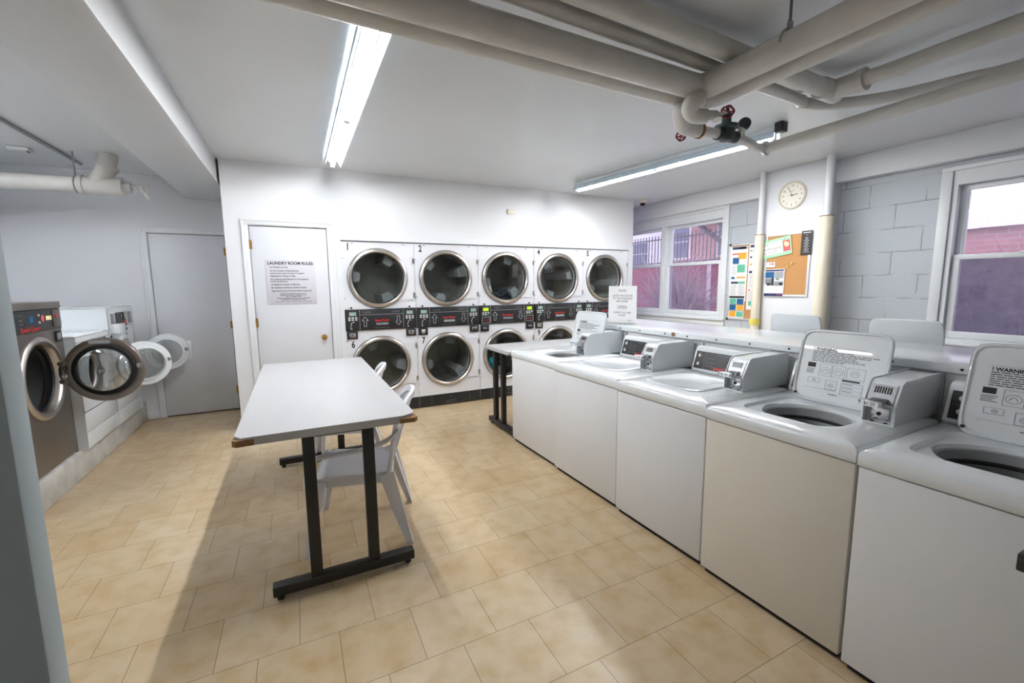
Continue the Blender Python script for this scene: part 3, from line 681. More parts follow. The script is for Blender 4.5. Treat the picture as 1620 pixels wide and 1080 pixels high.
# ================================================================== TOP LOAD WASHERS
def build_washer(y0, w, front, opened, label, rear=False, loc=None, rz=0, lid_rng=None, ca=0.045):
    r = thing('top_load_washer', label, 'washing machine', loc or (1.806,y0,0), rz if rear else math.radians(1.2), 'coin operated top load washers')
    D = 0.80
    # body
    cbm = MB()
    if opened: cbm.box(0.006,0.02,0.005,w-0.005,0.03,0.815,0.006).box(0.0205,0.70,0.006,0.012,0.03,0.815,0.002).box(0.0205,0.70,w-0.012,w-0.006,0.03,0.815,0.002).box(0.69,0.6995,0.0125,w-0.0125,0.03,0.815)
    else: cbm.box(0.006,0.70,0.005,w-0.006,0.03,0.815,0.010)
    cbm.build('cabinet',front,r)
    MB().box(0.03,0.68,0.02,w-0.02,0.0,0.03).build('base','dark',r)  # recessed near-black block, paints the shadow strip under the cabinet
    l0, l1 = lid_rng or (0.160, 0.570)
    cx, cy = 0.36, (l0+l1)/2
    hx, hy = 0.215, (l1-l0)/2
    if l1+0.02 > w: hy = w-0.03-cy
    u0,u1,v0,v1 = -cx-0.0, 0.70-cx, 0.003-cy, w-0.003-cy
    A = rect_angles(u0,u1,v0,v1,72); R = rect_pts(u0,u1,v0,v1,A)
    def RR(ins, z):
        R2 = rect_pts(u0+ins,u1-ins,v0+ins,v1-ins,A); return [Vector((cx+a,cy+b,z)) for a, b in R2]
    def SS(k, z, p=7): return [Vector((cx+a,cy+b,z)) for a, b in sup(hx*k,hy*k,A,p)]
    def CC(rr, z): return [Vector((cx+rr*math.cos(t)-0.01,cy+rr*math.sin(t),z)) for t in A]
    rr = min(0.185, hy-0.012)
    loops = [RR(0.004,0.818),RR(0,0.824),RR(0,0.862),RR(0.004,0.872),RR(0.014,0.88)]
    if opened:
        loops += [SS(1.03,0.88),SS(0.98,0.866),SS(0.90,0.864,5),CC(rr,0.860),CC(rr-0.004,0.845)]
        dk = MB().loft(loops); dk.build('top_deck','enamel',r)
        t = MB().lathe([(rr-0.004,0.846),(rr-0.012,0.842),(rr-0.014,0.805)],(cx-0.01,cy,0),(0,0,1),64).build('tub_ring','tub',r)
        MB().lathe([(rr-0.012,0.808),(rr-0.02,0.80),(rr-0.02,0.79)],(cx-0.01,cy,0),(0,0,1),64).build('gasket','rubber',t)
        MB().lathe([(rr-0.018,0.792),(rr-0.026,0.785),(rr-0.03,0.765),(rr-0.006,0.75),(rr-0.006,0.50),(0.05,0.48),(0.03,0.62),(0.0,0.625)],(cx-0.01,cy,0),(0,0,1),64).build('tub','tubd',t)
    else:
        loops += [SS(1.0,0.88),SS(0.99,0.874)]
        MB().loft(loops,cap1=True).build('top_deck','enamel',r)
        ld = MB().loft([SS(0.975,0.8745),SS(0.975,0.884),SS(0.955,0.888),SS(0.80,0.888),SS(0.78,0.885)],cap1=True).build('lid','enamel',r)
        MB().box(cx-hx+0.012,cx-hx+0.02,cy-0.05,cy+0.05,0.8885,0.8905).build('lid_mark','tub',ld)
    if opened:
        # lid hinged at the back, leaning back
        hxp = cx+hx-0.005
        mt = Matrix.Translation((hxp,cy,0.874)) @ Matrix.Rotation(math.radians(13 if not rear else 10),4,'Y')
        lh, lw = 0.375, hy-0.005
        lp = []
        for z_, k in ((-0.007,0.975),(-0.009,0.99),(0.0,1.0),(0.009,0.99),(0.011,0.97)):
            lp.append([mt @ Vector((z_, b, lh/2 + a)) for a, b in sup(lh/2*k+0.0, lw*k, A64, 9)])
        L = MB().loft(lp, cap0=False, cap1=True)
        # inner face sunk inside a raised rim
        inn = [[mt @ Vector((-0.007, b, lh/2+a)) for a, b in sup(lh/2*0.975, lw*0.975, A64, 9)],
               [mt @ Vector((-0.0075, b, lh/2+a)) for a, b in sup(lh/2*0.945, lw*0.95, A64, 9)],
               [mt @ Vector((0.001, b, lh/2+a)) for a, b in sup(lh/2*0.915, lw*0.925, A64, 8)]]
        L.loft(inn, cap1=True)
        ld = L.build('lid','enamel',r)
        for sy in (-lw+0.02, lw-0.02):
            MB().cyl(mt @ Vector((-0.012,sy,0.03)), mt @ Vector((0.0,sy,0.03)), 0.007, 10).build('hinge_screw','rubber',ld)
        if not rear:
            # warning label: printed text and small drawings
            F = mt @ frame((0.0004,0,lh/2),(0,-1,0),(0,0,1))
            k = lw/0.2
            ink = MB()
            ink.text('! WARNING',0.020,F @ Matrix.Translation((-0.135*k,0.085,0)),align='LEFT',bold=0.0006)
            rects = []
            for q in range(7):
                yy = 0.072-q*0.0085; L_ = [0.17,0.27,0.25,0.19,0.20,0.24,0.15][q]; xx = -0.135*k
                while xx < -0.135*k+L_*k:
                    ww = random.uniform(0.012,0.032); rects.append((xx,xx+ww,yy,yy+0.003)); xx += ww+0.004
            rects += [(-0.14*k,0.11*k,0.0985,0.0992),(-0.148*k,-0.11*k,-0.012,0.012),(0.02*k,0.095*k,-0.062,-0.054)]
            for q in range(4): rects.append((-0.15*k,-0.15*k+random.uniform(0.03,0.05),-0.022-q*0.007,-0.0195-q*0.007))
            # frames of drawings
            def fr_(x0,x1,y0_,y1_):
                t_ = 0.0009
                rects.extend([(x0,x1,y0_,y0_+t_),(x0,x1,y1_,y1_+t_),(x0,x0+t_,y0_,y1_),(x1,x1+t_,y0_,y1_)])
            fr_(-0.09*k,-0.035*k,-0.05,0.01); fr_(-0.03*k,0.025*k,-0.05,0.01)
            fr_(0.035*k,0.11*k,-0.05,0.006); fr_(-0.135*k,-0.08*k,-0.09,-0.066); fr_(-0.05*k,0.0,-0.115,-0.07)
            fr_(0.02*k,0.11*k,-0.13,-0.068)
            for q in range(3): rects.append((0.02*k,0.11*k,-0.085-q*0.018,-0.0843-q*0.018)); rects.append((0.025*k,0.07*k,-0.076-q*0.018,-0.074-q*0.018))
            rects.append((-0.15*k,0.0,-0.118,-0.1172)); rects.append((-0.03,0.01,-0.14,-0.137))
            ink.bars(F, rects, 0.0006)
            # round sketches
            for (ax_, ay_, ar) in ((-0.062*k,-0.022,0.021),(-0.002,-0.022,0.021),(0.07*k,-0.02,0.018),(-0.025*k,-0.095,0.012),(-0.105*k,-0.078,0.008)):
                pts = [F @ Vector((ax_+ar*math.cos(t),ay_+ar*0.8*math.sin(t),0.0004)) for t in [2*PI*i/20 for i in range(21)]]
                ink.tube(pts, 0.0006, 5)
                pts = [F @ Vector((ax_+ar*0.5*math.cos(t),ay_-ar*0.3+ar*0.6*math.sin(t),0.0004)) for t in [PI*i/8 for i in range(9)]]
                ink.tube(pts, 0.0007, 5)
            ink.build('warning_label','ink',ld)
    # coin meter box (right end as seen from the front)
    cb_ = ca+0.118
    prof_side = [(0.385,0.8805),(0.385,0.965),(0.435,1.055),(0.455,1.066),(D,1.072),(D,0.8805)]
    cm_ = MB()
    cm_.prism(prof_side,'y',ca,ca+0.005); cm_.prism(prof_side,'y',cb_-0.005,cb_)
    cm_.prism([(0.39,0.958),(0.437,1.05),(0.457,1.061),(D,1.067),(D,0.8805),(0.42,0.8805),(0.42,0.95),(0.40,0.955)],'y',ca+0.004,cb_-0.004)
    cm_.box(0.385,0.43,ca+0.004,cb_-0.004,0.8805,0.886)
    cmb = cm_.build('coin_meter_box','enamel',r,sharp=25)
    pl = MB()
    s0, s1 = Vector((0.393,0,0.963)), Vector((0.436,0,1.047)); nrm = Vector((-(s1-s0).z,0,(s1-s0).x)).normalized()
    Fm = frame(s0+nrm*0.0016+Vector((0,(ca+cb_)/2,0)),(0,-1,0),s1-s0)
    pl.box(-0.045,0.045,0.004,0.09,0,0.003,mtx=Fm); pp = pl.build('slide_plate','plate',cmb)
    sl = MB()
    for q in range(7): sl.box(-0.03+q*0.009,-0.026+q*0.009,0.05,0.08,0.003,0.0045,mtx=Fm)
    sl.build('slots','dark',pp)
    cs = MB()
    cs.box(0.315,0.405,ca+0.03,cb_-0.03,0.972,0.990,0.003).box(0.305,0.335,ca+0.018,cb_-0.018,0.967,0.993,0.003)
    csl = cs.build('coin_slide','chrome',cmb)
    Fp = frame((0.3045,(ca+cb_)/2,0.980),(0,-1,0),(0,0,1))
    MB().bars(Fp,[(-0.03,0.03,-0.010,0.010)],0.0006).build('price_tag','paper',csl)
    MB().text('$1.50',0.020,frame((0.3038,(ca+cb_)/2,0.980),(0,-1,0),(0,0,1)),sx=0.9).build('lettering','navy',csl)
    lb = MB().box(0.412,0.42,ca+0.03,cb_-0.012,0.895,0.945,0.001).build('lock_plate','chrome',cmb)
    MB().cyl((0.408,(ca+cb_)/2+0.006,0.92),(0.412,(ca+cb_)/2+0.006,0.92),0.008,14).build('keyhole','dark',lb)
    for yb in (ca+0.035,cb_-0.035): MB().cyl((0.40,yb,0.886),(0.40,yb,0.888),0.008,12).build('bolt_hole','dark',cmb)
    tp = MB()
    for q in range(2): tp.box(0.60,0.606,ca+0.03+q*0.03,ca+0.055+q*0.03,1.0725,1.0735)
    tp.build('top_clip','tub',cmb)
    # control panel
    py0, py1 = cb_+0.02, w-0.012
    cp = MB().prism([(0.675,0.8805),(0.670,0.892),(0.715,1.030),(0.728,1.045),(0.75,1.05),(D,1.05),(D,0.8805)],'y',py0,py1).build('control_panel','enamel',r,sharp=25)
    s0, s1 = Vector((0.672,0,0.897)), Vector((0.713,0,1.024)); n_ = Vector((-(s1-s0).z,0,(s1-s0).x)).normalized()
    Fc = frame(s0+n_*0.0006+Vector((0,(py0+py1)/2,0)),(0,-1,0),s1-s0); hw = (py1-py0)/2
    fa = MB().box(-hw+0.014,hw-0.014,0.006,0.127,0,0.003,mtx=Fc).build('fascia','black',cp)
    mk = MB()
    xk = -hw+0.05
    for a,b,c_,d_ in ((-hw+0.09,-hw+0.0915,0.01,0.123),(-hw+0.02,-hw+0.085,0.066,0.067)): mk.box(a,b,c_,d_,0.003,0.0036,mtx=Fc)
    for q in range(2):
        for c_ in range(3): mk.box(-hw+0.105+q*0.035,-hw+0.13+q*0.035,0.03+c_*0.025,0.033+c_*0.025,0.003,0.0036,mtx=Fc); mk.box(-hw+0.105+q*0.035,-hw+0.106+q*0.035,0.033+c_*0.025,0.048+c_*0.025,0.003,0.0036,mtx=Fc)
    xx = -hw+0.18
    while xx < hw-0.06: mk.box(xx,xx+0.008,0.113,0.116,0.003,0.0036,mtx=Fc); xx += 0.014
    mk.build('markings','inkg',fa)
    MB().text('Speed Queen',0.026,Fc @ Matrix.Translation((-hw+0.235,0.022,0.003)),bold=0.0008,shear=0.15,sx=0.95).build('red_lettering','red',fa)
    for c_ in (0.038,0.095):
        kb = MB().lathe([(0.0,0.014),(0.008,0.014),(0.011,0.011),(0.012,0.003)],(0,0,0),(0,0,1),20)
        kb.prism([(-0.006,0.0),(0.0,0.020),(0.006,0.0),(0.004,-0.008),(-0.004,-0.008)],'z',0.004,0.013)
        kb.xf(Fc @ Matrix.Translation((xk,c_,0)) @ Matrix.Rotation(random.uniform(-0.3,0.3),4,'Z')).build('knob','whiteink',cp)
    return r
WY = [(2.885,0.75),(2.135,0.745),(1.46,0.67),(0.805,0.65),(0.15,0.65)]
build_washer(*WY[0],'enamelf',True,'white top load washer with lid up beside the black legged white table',lid_rng=(0.15,0.60),ca=0.125)
build_washer(*WY[1],'enamelf',False,'white top load washer, lid closed, second from the table end',lid_rng=(0.19,0.69),ca=0.085)
build_washer(*WY[2],'enamelf',False,'middle white top load washer, lid closed, next to the cream fronted one',lid_rng=(0.19,0.62),ca=0.075)
build_washer(*WY[3],'enamelc',True,'top load washer with cream front and raised lid')
build_washer(*WY[4],'enamelf',True,'white top load washer nearest the camera with raised lid at right edge')
# one more row standing behind the partition, facing the windows
for (yl, lab) in ((1.72,'rear washer whose raised lid shows behind the partition near the cream pipes'),(1.03,'rear washer whose raised lid shows behind the partition below the near window')):
    build_washer(0,0.655,'enamelf',True,lab,rear=True,loc=(4.115,yl+0.76,0),rz=PI,lid_rng=(0.215,0.64))

# partition (pipe chase) with shelf top
ch = thing('partition_counter', 'low white partition with long shelf top behind the washer row', 'counter', (0,0,0))
MB().box(2.625,3.29,-0.9,3.62,0.0,1.075,0.003).build('partition_wall','enamelf',ch)
MB().box(2.60,3.31,-0.92,3.64,1.075,1.115,0.006).build('shelf_top','enamel',ch)
bt = MB()
for y in (3.55,3.3,3.05,2.8,2.52,2.3,2.05,1.8,1.55,1.3,1.05,0.8): bt.cyl((2.596,y,1.095),(2.60,y,1.095),0.006,8)
bt.build('bolts','rubber',ch)
pn_ = MB()
for y in (2.98,2.2,1.5,0.86): pn_.box(2.6235,2.625,y-0.001,y+0.001,0.9,1.07)
for y in (2.99,2.17,1.44,0.9): pn_.cyl((2.621,y,1.05),(2.625,y,1.05),0.009,10)
pn_.build('seams','inkg',ch)
rs = MB().box(2.5965,2.5995,2.42,2.45,1.083,1.112,0.001).build('rust_patch','particle',ch)

# sign on the shelf
sg = thing('paper_sign', 'white paper sign asking to leave washer doors open, standing on the shelf', 'sign', (2.78,3.24,1.115))
Fs = frame((0,0,0.0),(0.32,-0.95,0),(0.0,0,1))
MB().box(-0.15,0.15,0.0,0.355,-0.001,0.001,mtx=Fs).build('sheet','paper',sg)
MB().box(-0.15,0.15,0.0,0.003,-0.04,0.04,mtx=Fs).build('stand','cglass',sg)
tx = MB()
for t_, s_, z_ in (('PLEASE',0.026,0.31),('LEAVE THE DOORS',0.025,0.262),('TO THE WASHING',0.025,0.236),('MACHINES',0.025,0.21),('OPEN',0.040,0.155),('WHEN YOU ARE',0.025,0.103),('DONE',0.025,0.078)):
    tx.text(t_,s_,Fs @ Matrix.Translation((0,z_,0.0012)),ext=0.0003,bold=0.0003)
tx.bars(Fs @ Matrix.Translation((0,0,0.0012)),[(-0.05,0.05,0.135,0.1365),(0.06,0.1,0.03,0.034)],0.0004)
tx.build('lettering','inkg',sg)

# ================================================================== TABLES
def t_legs(root, x0, x1, xs, y, ztop, along='x'):
    f = MB().box(x0,x1,y-0.028,y+0.028,0.025,0.075,0.004)
    fo = f.build('foot','blackm',root)
    for x in (x0+0.03,x1-0.03): MB().cyl((x,y,0.0),(x,y,0.026),0.016,14).build('glide','rubber',fo)
    for x in xs: MB().box(x-0.027,x+0.027,y-0.022,y+0.022,0.074,ztop,0.003).build('leg','blackm',root)
    MB().box(xs[0]+0.03,xs[1]-0.03,y-0.008,y+0.02,ztop-0.012,ztop-0.0005,0.002).build('top_bar','blackm',root)
TA = thing('folding_table', 'long white table with chipped corners and black T legs in the open floor', 'table', (0,0,0))
X0,X1,YA,YB = -0.286,0.525,2.19,4.305; zt=0.825
poly = [(X0+0.03,YA),(X1-0.07,YA),(X1-0.012,YA+0.03),(X1,YA+0.07),(X1,YB),(X0,YB),(X0,YA+0.05),(X0+0.012,YA+0.03)]
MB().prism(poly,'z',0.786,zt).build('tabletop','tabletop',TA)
MB().prism([(X1-0.085,YA-0.006),(X1-0.01,YA-0.012),(X1+0.008,YA+0.01),(X1+0.002,YA+0.075),(X1-0.03,YA+0.05)],'z',0.787,0.811).build('chipped_corner','particle',TA)
MB().prism([(X0-0.004,YA+0.06),(X0-0.006,YA+0.01),(X0+0.01,YA-0.008),(X0+0.08,YA-0.004),(X0+0.05,YA+0.012),(X0+0.02,YA+0.04)],'z',0.787,0.815).build('chipped_corner','particle',TA)
t_legs(TA,-0.185,0.488,(0.010,0.283),2.222,0.7855); t_legs(TA,-0.205,0.488,(0.03,0.28),3.96,0.7855)
TB = thing('side_table', 'white table with black twin post legs at the end of the washer row', 'table', (0,0,0))
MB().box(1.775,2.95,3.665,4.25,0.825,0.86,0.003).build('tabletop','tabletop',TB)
for xx in (1.845, 2.85):
    MB().box(xx-0.028,xx+0.028,3.672,4.26,0.025,0.075,0.004).build('foot','blackm',TB)
    for yy in (4.115,3.93): MB().box(xx-0.022,xx+0.022,yy-0.027,yy+0.027,0.074,0.8245,0.003).build('leg','blackm',TB)
    MB().box(xx-0.02,xx+0.02,3.68,4.22,0.80,0.8245,0.002).build('top_bar','blackm',TB)
    for yy in (3.70,4.22): MB().cyl((xx,yy,0),(xx,yy,0.026),0.016,14).build('glide','rubber',TB)

# ================================================================== CHAIRS (monobloc)
def build_chair(loc, rz, label):
    r = thing('plastic_armchair', label, 'chair', loc, rz, 'white plastic armchairs at the long table')
    # seat: dished plate with a skirt, front = +Y
    rows = []
    ny, nx = 14, 14
    mb = MB(); V = {}
    def sz(u, v): return 0.425 + 0.012*v - 0.016*(1-u*u)*(1-v*v*0.6) - (0.03*max(0, v-0.75)/0.25 if v > 0.75 else 0)
    hwf = lambda v: 0.205 + 0.025*v
    for top in (0,1):
        for j in range(ny+1):
            v = -1+2*j/ny
            for i in range(nx+1):
                u = -1+2*i/nx
                x = hwf(v)*u; y = 0.215*v
                if abs(u) > 0.85 and abs(v) > 0.85: x *= 0.985; y *= 0.985
                V[(top,i,j)] = mb.b.verts.new((x, y, sz(u,v) - (0.006 if top == 0 else 0)))
    for j in range(ny):
        for i in range(nx):
            mb.b.faces.new((V[(1,i,j)],V[(1,i+1,j)],V[(1,i+1,j+1)],V[(1,i,j+1)])); mb.b.faces.new((V[(0,i,j)],V[(0,i,j+1)],V[(0,i+1,j+1)],V[(0,i+1,j)]))
    bd = [(i,0) for i in range(nx)]+[(nx,j) for j in range(ny)]+[(i,ny) for i in range(nx,0,-1)]+[(0,j) for j in range(ny,0,-1)]
    for k in range(len(bd)):
        a, b = bd[k], bd[(k+1)%len(bd)]; mb.b.faces.new((V[(1,)+a],V[(0,)+a],V[(0,)+b],V[(1,)+b]))
    # skirt
    mb.sweep([(-0.215,-0.205,0.395),(-0.22,0.19,0.40),(-0.19,0.218,0.385),(0,0.222,0.375),(0.19,0.218,0.385),(0.22,0.19,0.40),(0.215,-0.205,0.395)],(0,0,1),[(0.055,0.006)],smooth=4)
    mb.sweep([(-0.20,-0.212,0.40),(0.20,-0.212,0.40)],(0,0,1),[(0.05,0.006)])
    mb.build('seat','chair',r)
    # backrest
    bk = MB()
    def bp(u, z):   # point on the back surface
        h = (z-0.43)/0.40
        return Vector((u*(0.205+0.03*min(h,1)), -0.215-0.13*h+0.055*u*u*(0.3+h), z))
    ol = [bp(-1,0.41),bp(-1,0.55),bp(-0.99,0.68),bp(-0.9,0.77),bp(-0.62,0.825),bp(-0.3,0.842),bp(0,0.847),bp(0.3,0.842),bp(0.62,0.825),bp(0.9,0.77),bp(0.99,0.68),bp(1,0.55),bp(1,0.41)]
    bk.sweep(ol,(0,1,0.1),[(0.022,0.045)],smooth=5)
    # solid top crown
    for top in (0,):
        n = 16; pts1=[]; pts2=[]
        for i in range(n+1):
            u = -0.9+1.8*i/n
            zt_ = 0.84-0.07*abs(u)**3
            pts1.append(bp(u,zt_-0.005)+Vector((0,0.004,0))); pts2.append(bp(u,zt_-0.085-0.02*(1-u*u))+Vector((0,0.004,0)))
        q1=[p+Vector((0,-0.008,0)) for p in pts1]; q2=[p+Vector((0,-0.008,0)) for p in pts2]
        bk.loft([pts1,pts2,q2,q1,pts1],closed=False)
    bo = bk.build('backrest','chair',r)
    sl = MB()
    for u in (-0.78,-0.52,-0.26,0,0.26,0.52,0.78):
        sl.sweep([bp(u,0.425),bp(u,0.55),bp(u,0.66),bp(u,0.765)],(1,0,0),[(0.028,0.006)],smooth=3)
    sl.build('slats','chair',bo)
    for s in (-1,1):
        ar = MB().sweep([(s*0.232,-0.262,0.68),(s*0.262,-0.20,0.632),(s*0.285,-0.08,0.600),(s*0.29,0.08,0.585),(s*0.283,0.17,0.572),(s*0.27,0.215,0.54),(s*0.26,0.23,0.50),(s*0.256,0.24,0.40)],
                        lambda t, s=s: (1,0,0) if t < 0.55 else (1,0.15,0),[(0.045,0.016),(0.05,0.014),(0.054,0.014),(0.054,0.014),(0.054,0.014),(0.052,0.016),(0.05,0.018),(0.05,0.018)],smooth=5)
        ar.build('armrest','chair',r)
        # legs: angled section (two flanges)
        lg = MB().sweep([(s*0.222,0.19,0.415),(s*0.248,0.232,0.2),(s*0.262,0.262,0.0)],(1,0,0),[(0.062,0.008),(0.052,0.008),(0.036,0.008)])
        lg.sweep([(s*0.250,0.17,0.415),(s*0.270,0.215,0.2),(s*0.278,0.25,0.0)],(0,1,0),[(0.07,0.008),(0.052,0.008),(0.032,0.008)])
        lg.build('leg','chair',r)
        lg = MB().sweep([(s*0.205,-0.205,0.425),(s*0.232,-0.262,0.2),(s*0.245,-0.315,0.0)],(1,0,0),[(0.07,0.008),(0.058,0.008),(0.038,0.008)])
        lg.sweep([(s*0.236,-0.185,0.425),(s*0.258,-0.245,0.2),(s*0.262,-0.30,0.0)],(0,1,0),[(0.085,0.008),(0.062,0.008),(0.036,0.008)])
        lg.build('leg','chair',r)
    return r
build_chair((0.275,2.71,0),math.radians(77),'white plastic armchair under the table, nearest the camera')
build_chair((0.275,3.66,0),math.radians(79),'white plastic armchair at the far end of the table')

# ================================================================== LEFT SIDE MACHINES
def front_ring(mb, y0, y1, z0, z1, cy, cz, R, x, dep=0.08):
    A = rect_angles(y0-cy,y1-cy,z0-cz,z1-cz); RP = rect_pts(y0-cy,y1-cy,z0-cz,z1-cz,A)
    mb.loft([[Vector((x,cy+a,cz+b)) for a,b in RP],[Vector((x,cy+R*math.cos(t),cz+R*math.sin(t))) for t in A],[Vector((x-dep,cy+R*math.cos(t),cz+R*math.sin(t))) for t in A]])
BW = thing('front_load_washer', 'large stainless steel front load washer with open round door', 'washing machine', (-1.615,3.75,0.216), 0, 'front load washers on the left curb')
b = MB(); cy_, cz_ = 0.37, 0.655
b.box(-0.80,-0.79,0,0.74,0,1.175).box(-0.80,0,0,0.006,0,1.175).box(-0.80,0,0.734,0.74,0,1.175).box(-0.80,0,0,0.74,1.165,1.175)
front_ring(b,0,0.74,0.012,0.985,cy_,cz_,0.245,0)
b.build('cabinet','ssteel',BW)
MB().box(-0.79,0.012,-0.004,0.744,1.135,1.185,0.006).build('top_cover','ssteel',BW)
cpn = MB().box(-0.05,0.006,0.004,0.736,0.98,1.132,0.004).build('control_panel','black',BW)
Fx = frame((0.0065,0.0,0.0),(0,1,0),(0,0,1))   # right = +Y as seen from +X? (viewer right is +Y)
MB().text('Speed Queen',0.045,frame((0.0068,0.30,1.005),(0,1,0),(0,0,1)),shear=0.15).build('red_lettering','red',cpn)
MB().box(0.006,0.010,0.62,0.73,1.0,1.125,0.002).build('coin_plate','ssteel',cpn)
MB().cyl((0.01,0.655,1.08),(0.016,0.655,1.08),0.012,14).build('red_button','redlcd',cpn)
MB().box(0.006,0.0075,0.52,0.60,1.055,1.085).build('price_sticker','cream',cpn)
MB().cyl((0.006,0.475,1.07),(0.0075,0.475,1.07),0.024,20).build('round_sticker','pinkred',cpn)
MB().box(0.006,0.0075,0.30,0.35,1.05,1.09).build('display','blue',cpn)
MB().cyl((0.006,0.42,1.095),(0.012,0.42,1.095),0.008,10).cyl((0.006,0.42,1.045),(0.012,0.42,1.045),0.008,10).build('buttons','whiteink',cpn)
MB().text('DELICATES',0.012,frame((0.0068,0.2,1.1),(0,1,0),(0,0,1))).text('NORMAL',0.012,frame((0.0068,0.2,1.07),(0,1,0),(0,0,1))).text('WARM',0.012,frame((0.0068,0.2,1.045),(0,1,0),(0,0,1))).build('lettering','inkg',cpn)
lk = MB().box(0,0.008,0.63,0.71,0.885,0.965,0.002).build('lock_box','black',BW); MB().box(0.008,0.010,0.645,0.695,0.90,0.95,0.001).build('lock_plate','chrome',lk)
MB().lathe([(0.292,0.0),(0.292,0.012),(0.28,0.022),(0.262,0.026),(0.246,0.018),(0.236,0.0),(0.232,-0.05)],(0,cy_,cz_),(1,0,0),64).build('port_ring','steel',BW)
MB().lathe([(0.232,-0.02),(0.224,-0.03),(0.226,-0.05)],(0,cy_,cz_),(1,0,0),64).build('door_seal','rubber',BW)
MB().lathe([(0.225,-0.05),(0.262,-0.055),(0.262,-0.45),(0.0,-0.46)],(0,cy_,cz_),(1,0,0),48).build('drum','tubd',BW)
MB().box(-0.002,0.03,cy_+0.235,cy_+0.262,cz_-0.075,cz_+0.075,0.004).box(0.0,0.045,cy_+0.225,cy_+0.27,cz_+0.055,cz_+0.085,0.004).box(0.0,0.045,cy_+0.225,cy_+0.27,cz_-0.085,cz_-0.055,0.004).build('hinge','ssteel',BW)
def porthole(root, c, ang, R, ringm, thick, bowl, gm, name='door', sticker=False):
    """open round door: axis direction rotated ang about Z from +Y; inner face looks toward -Y (to camera)"""
    mt = Matrix.Translation(c) @ Matrix.Rotation(ang,4,'Z')
    rg = MB().lathe([(R*0.78,-thick*0.4),(R*0.80,-thick*0.5),(R*0.97,-thick*0.5),(R,-thick*0.2),(R,thick*0.4),(R*0.95,thick*0.5),(R*0.72,thick*0.55),(R*0.68,0.0)],(0,0,0),(0,1,0),64).xf(mt)
    d = rg.build(name, ringm, root)
    MB().lathe([(R*0.80,-thick*0.45),(R*0.78,-thick*0.75),(R*0.70,-thick*0.8),(R*0.665,-thick*0.5)],(0,0,0),(0,1,0),64).xf(mt).build('gasket', 'rubber' if sticker else ringm, d)
    MB().lathe([(R*0.69,-thick*0.5),(R*0.66,-thick*0.5-bowl*0.55),(R*0.60,-thick*0.5-bowl*0.9),(R*0.50,-thick*0.5-bowl),(0.0,-thick*0.5-bowl*0.9)],(0,0,0),(0,1,0),64).xf(mt).build('door_glass', gm, d)
    MB().lathe([(R*0.70,thick*0.5),(0.0,thick*0.52)],(0,0,0),(0,1,0),48).xf(mt).build('outer_cover', 'cglass' if not sticker else 'dglass', d)
    lt = MB().box(R*0.80,R*0.95,-thick*0.5-0.008,-thick*0.5,0.0,0.035,0.003,mtx=mt)
    lt.cyl(mt @ Vector((R*0.88,-thick*0.5-0.02,0.016)), mt @ Vector((R*0.88,-thick*0.5,0.016)),0.010,12)
    lt.build('latch','chrome',d)
    if sticker:
        MB().box(-0.075,0.055,-thick*0.5-0.001,-thick*0.5-0.0002,R*0.82,R*0.93,mtx=mt).build('sticker','tub',d)
    return d
# door hinged on the far side, swung out
porthole(BW,(0.262,0.625,cz_),math.radians(-4),0.248,'ssteel',0.035,0.055,M['bowl'],sticker=True)
MB().cyl((0.02,0.625,cz_-0.03),(0.03,0.61,cz_-0.03),0.016,14).cyl((0.035,0.605,cz_+0.03),(0.045,0.60,cz_+0.03),0.014,14).build('hinge_bolt','chrome',BW)

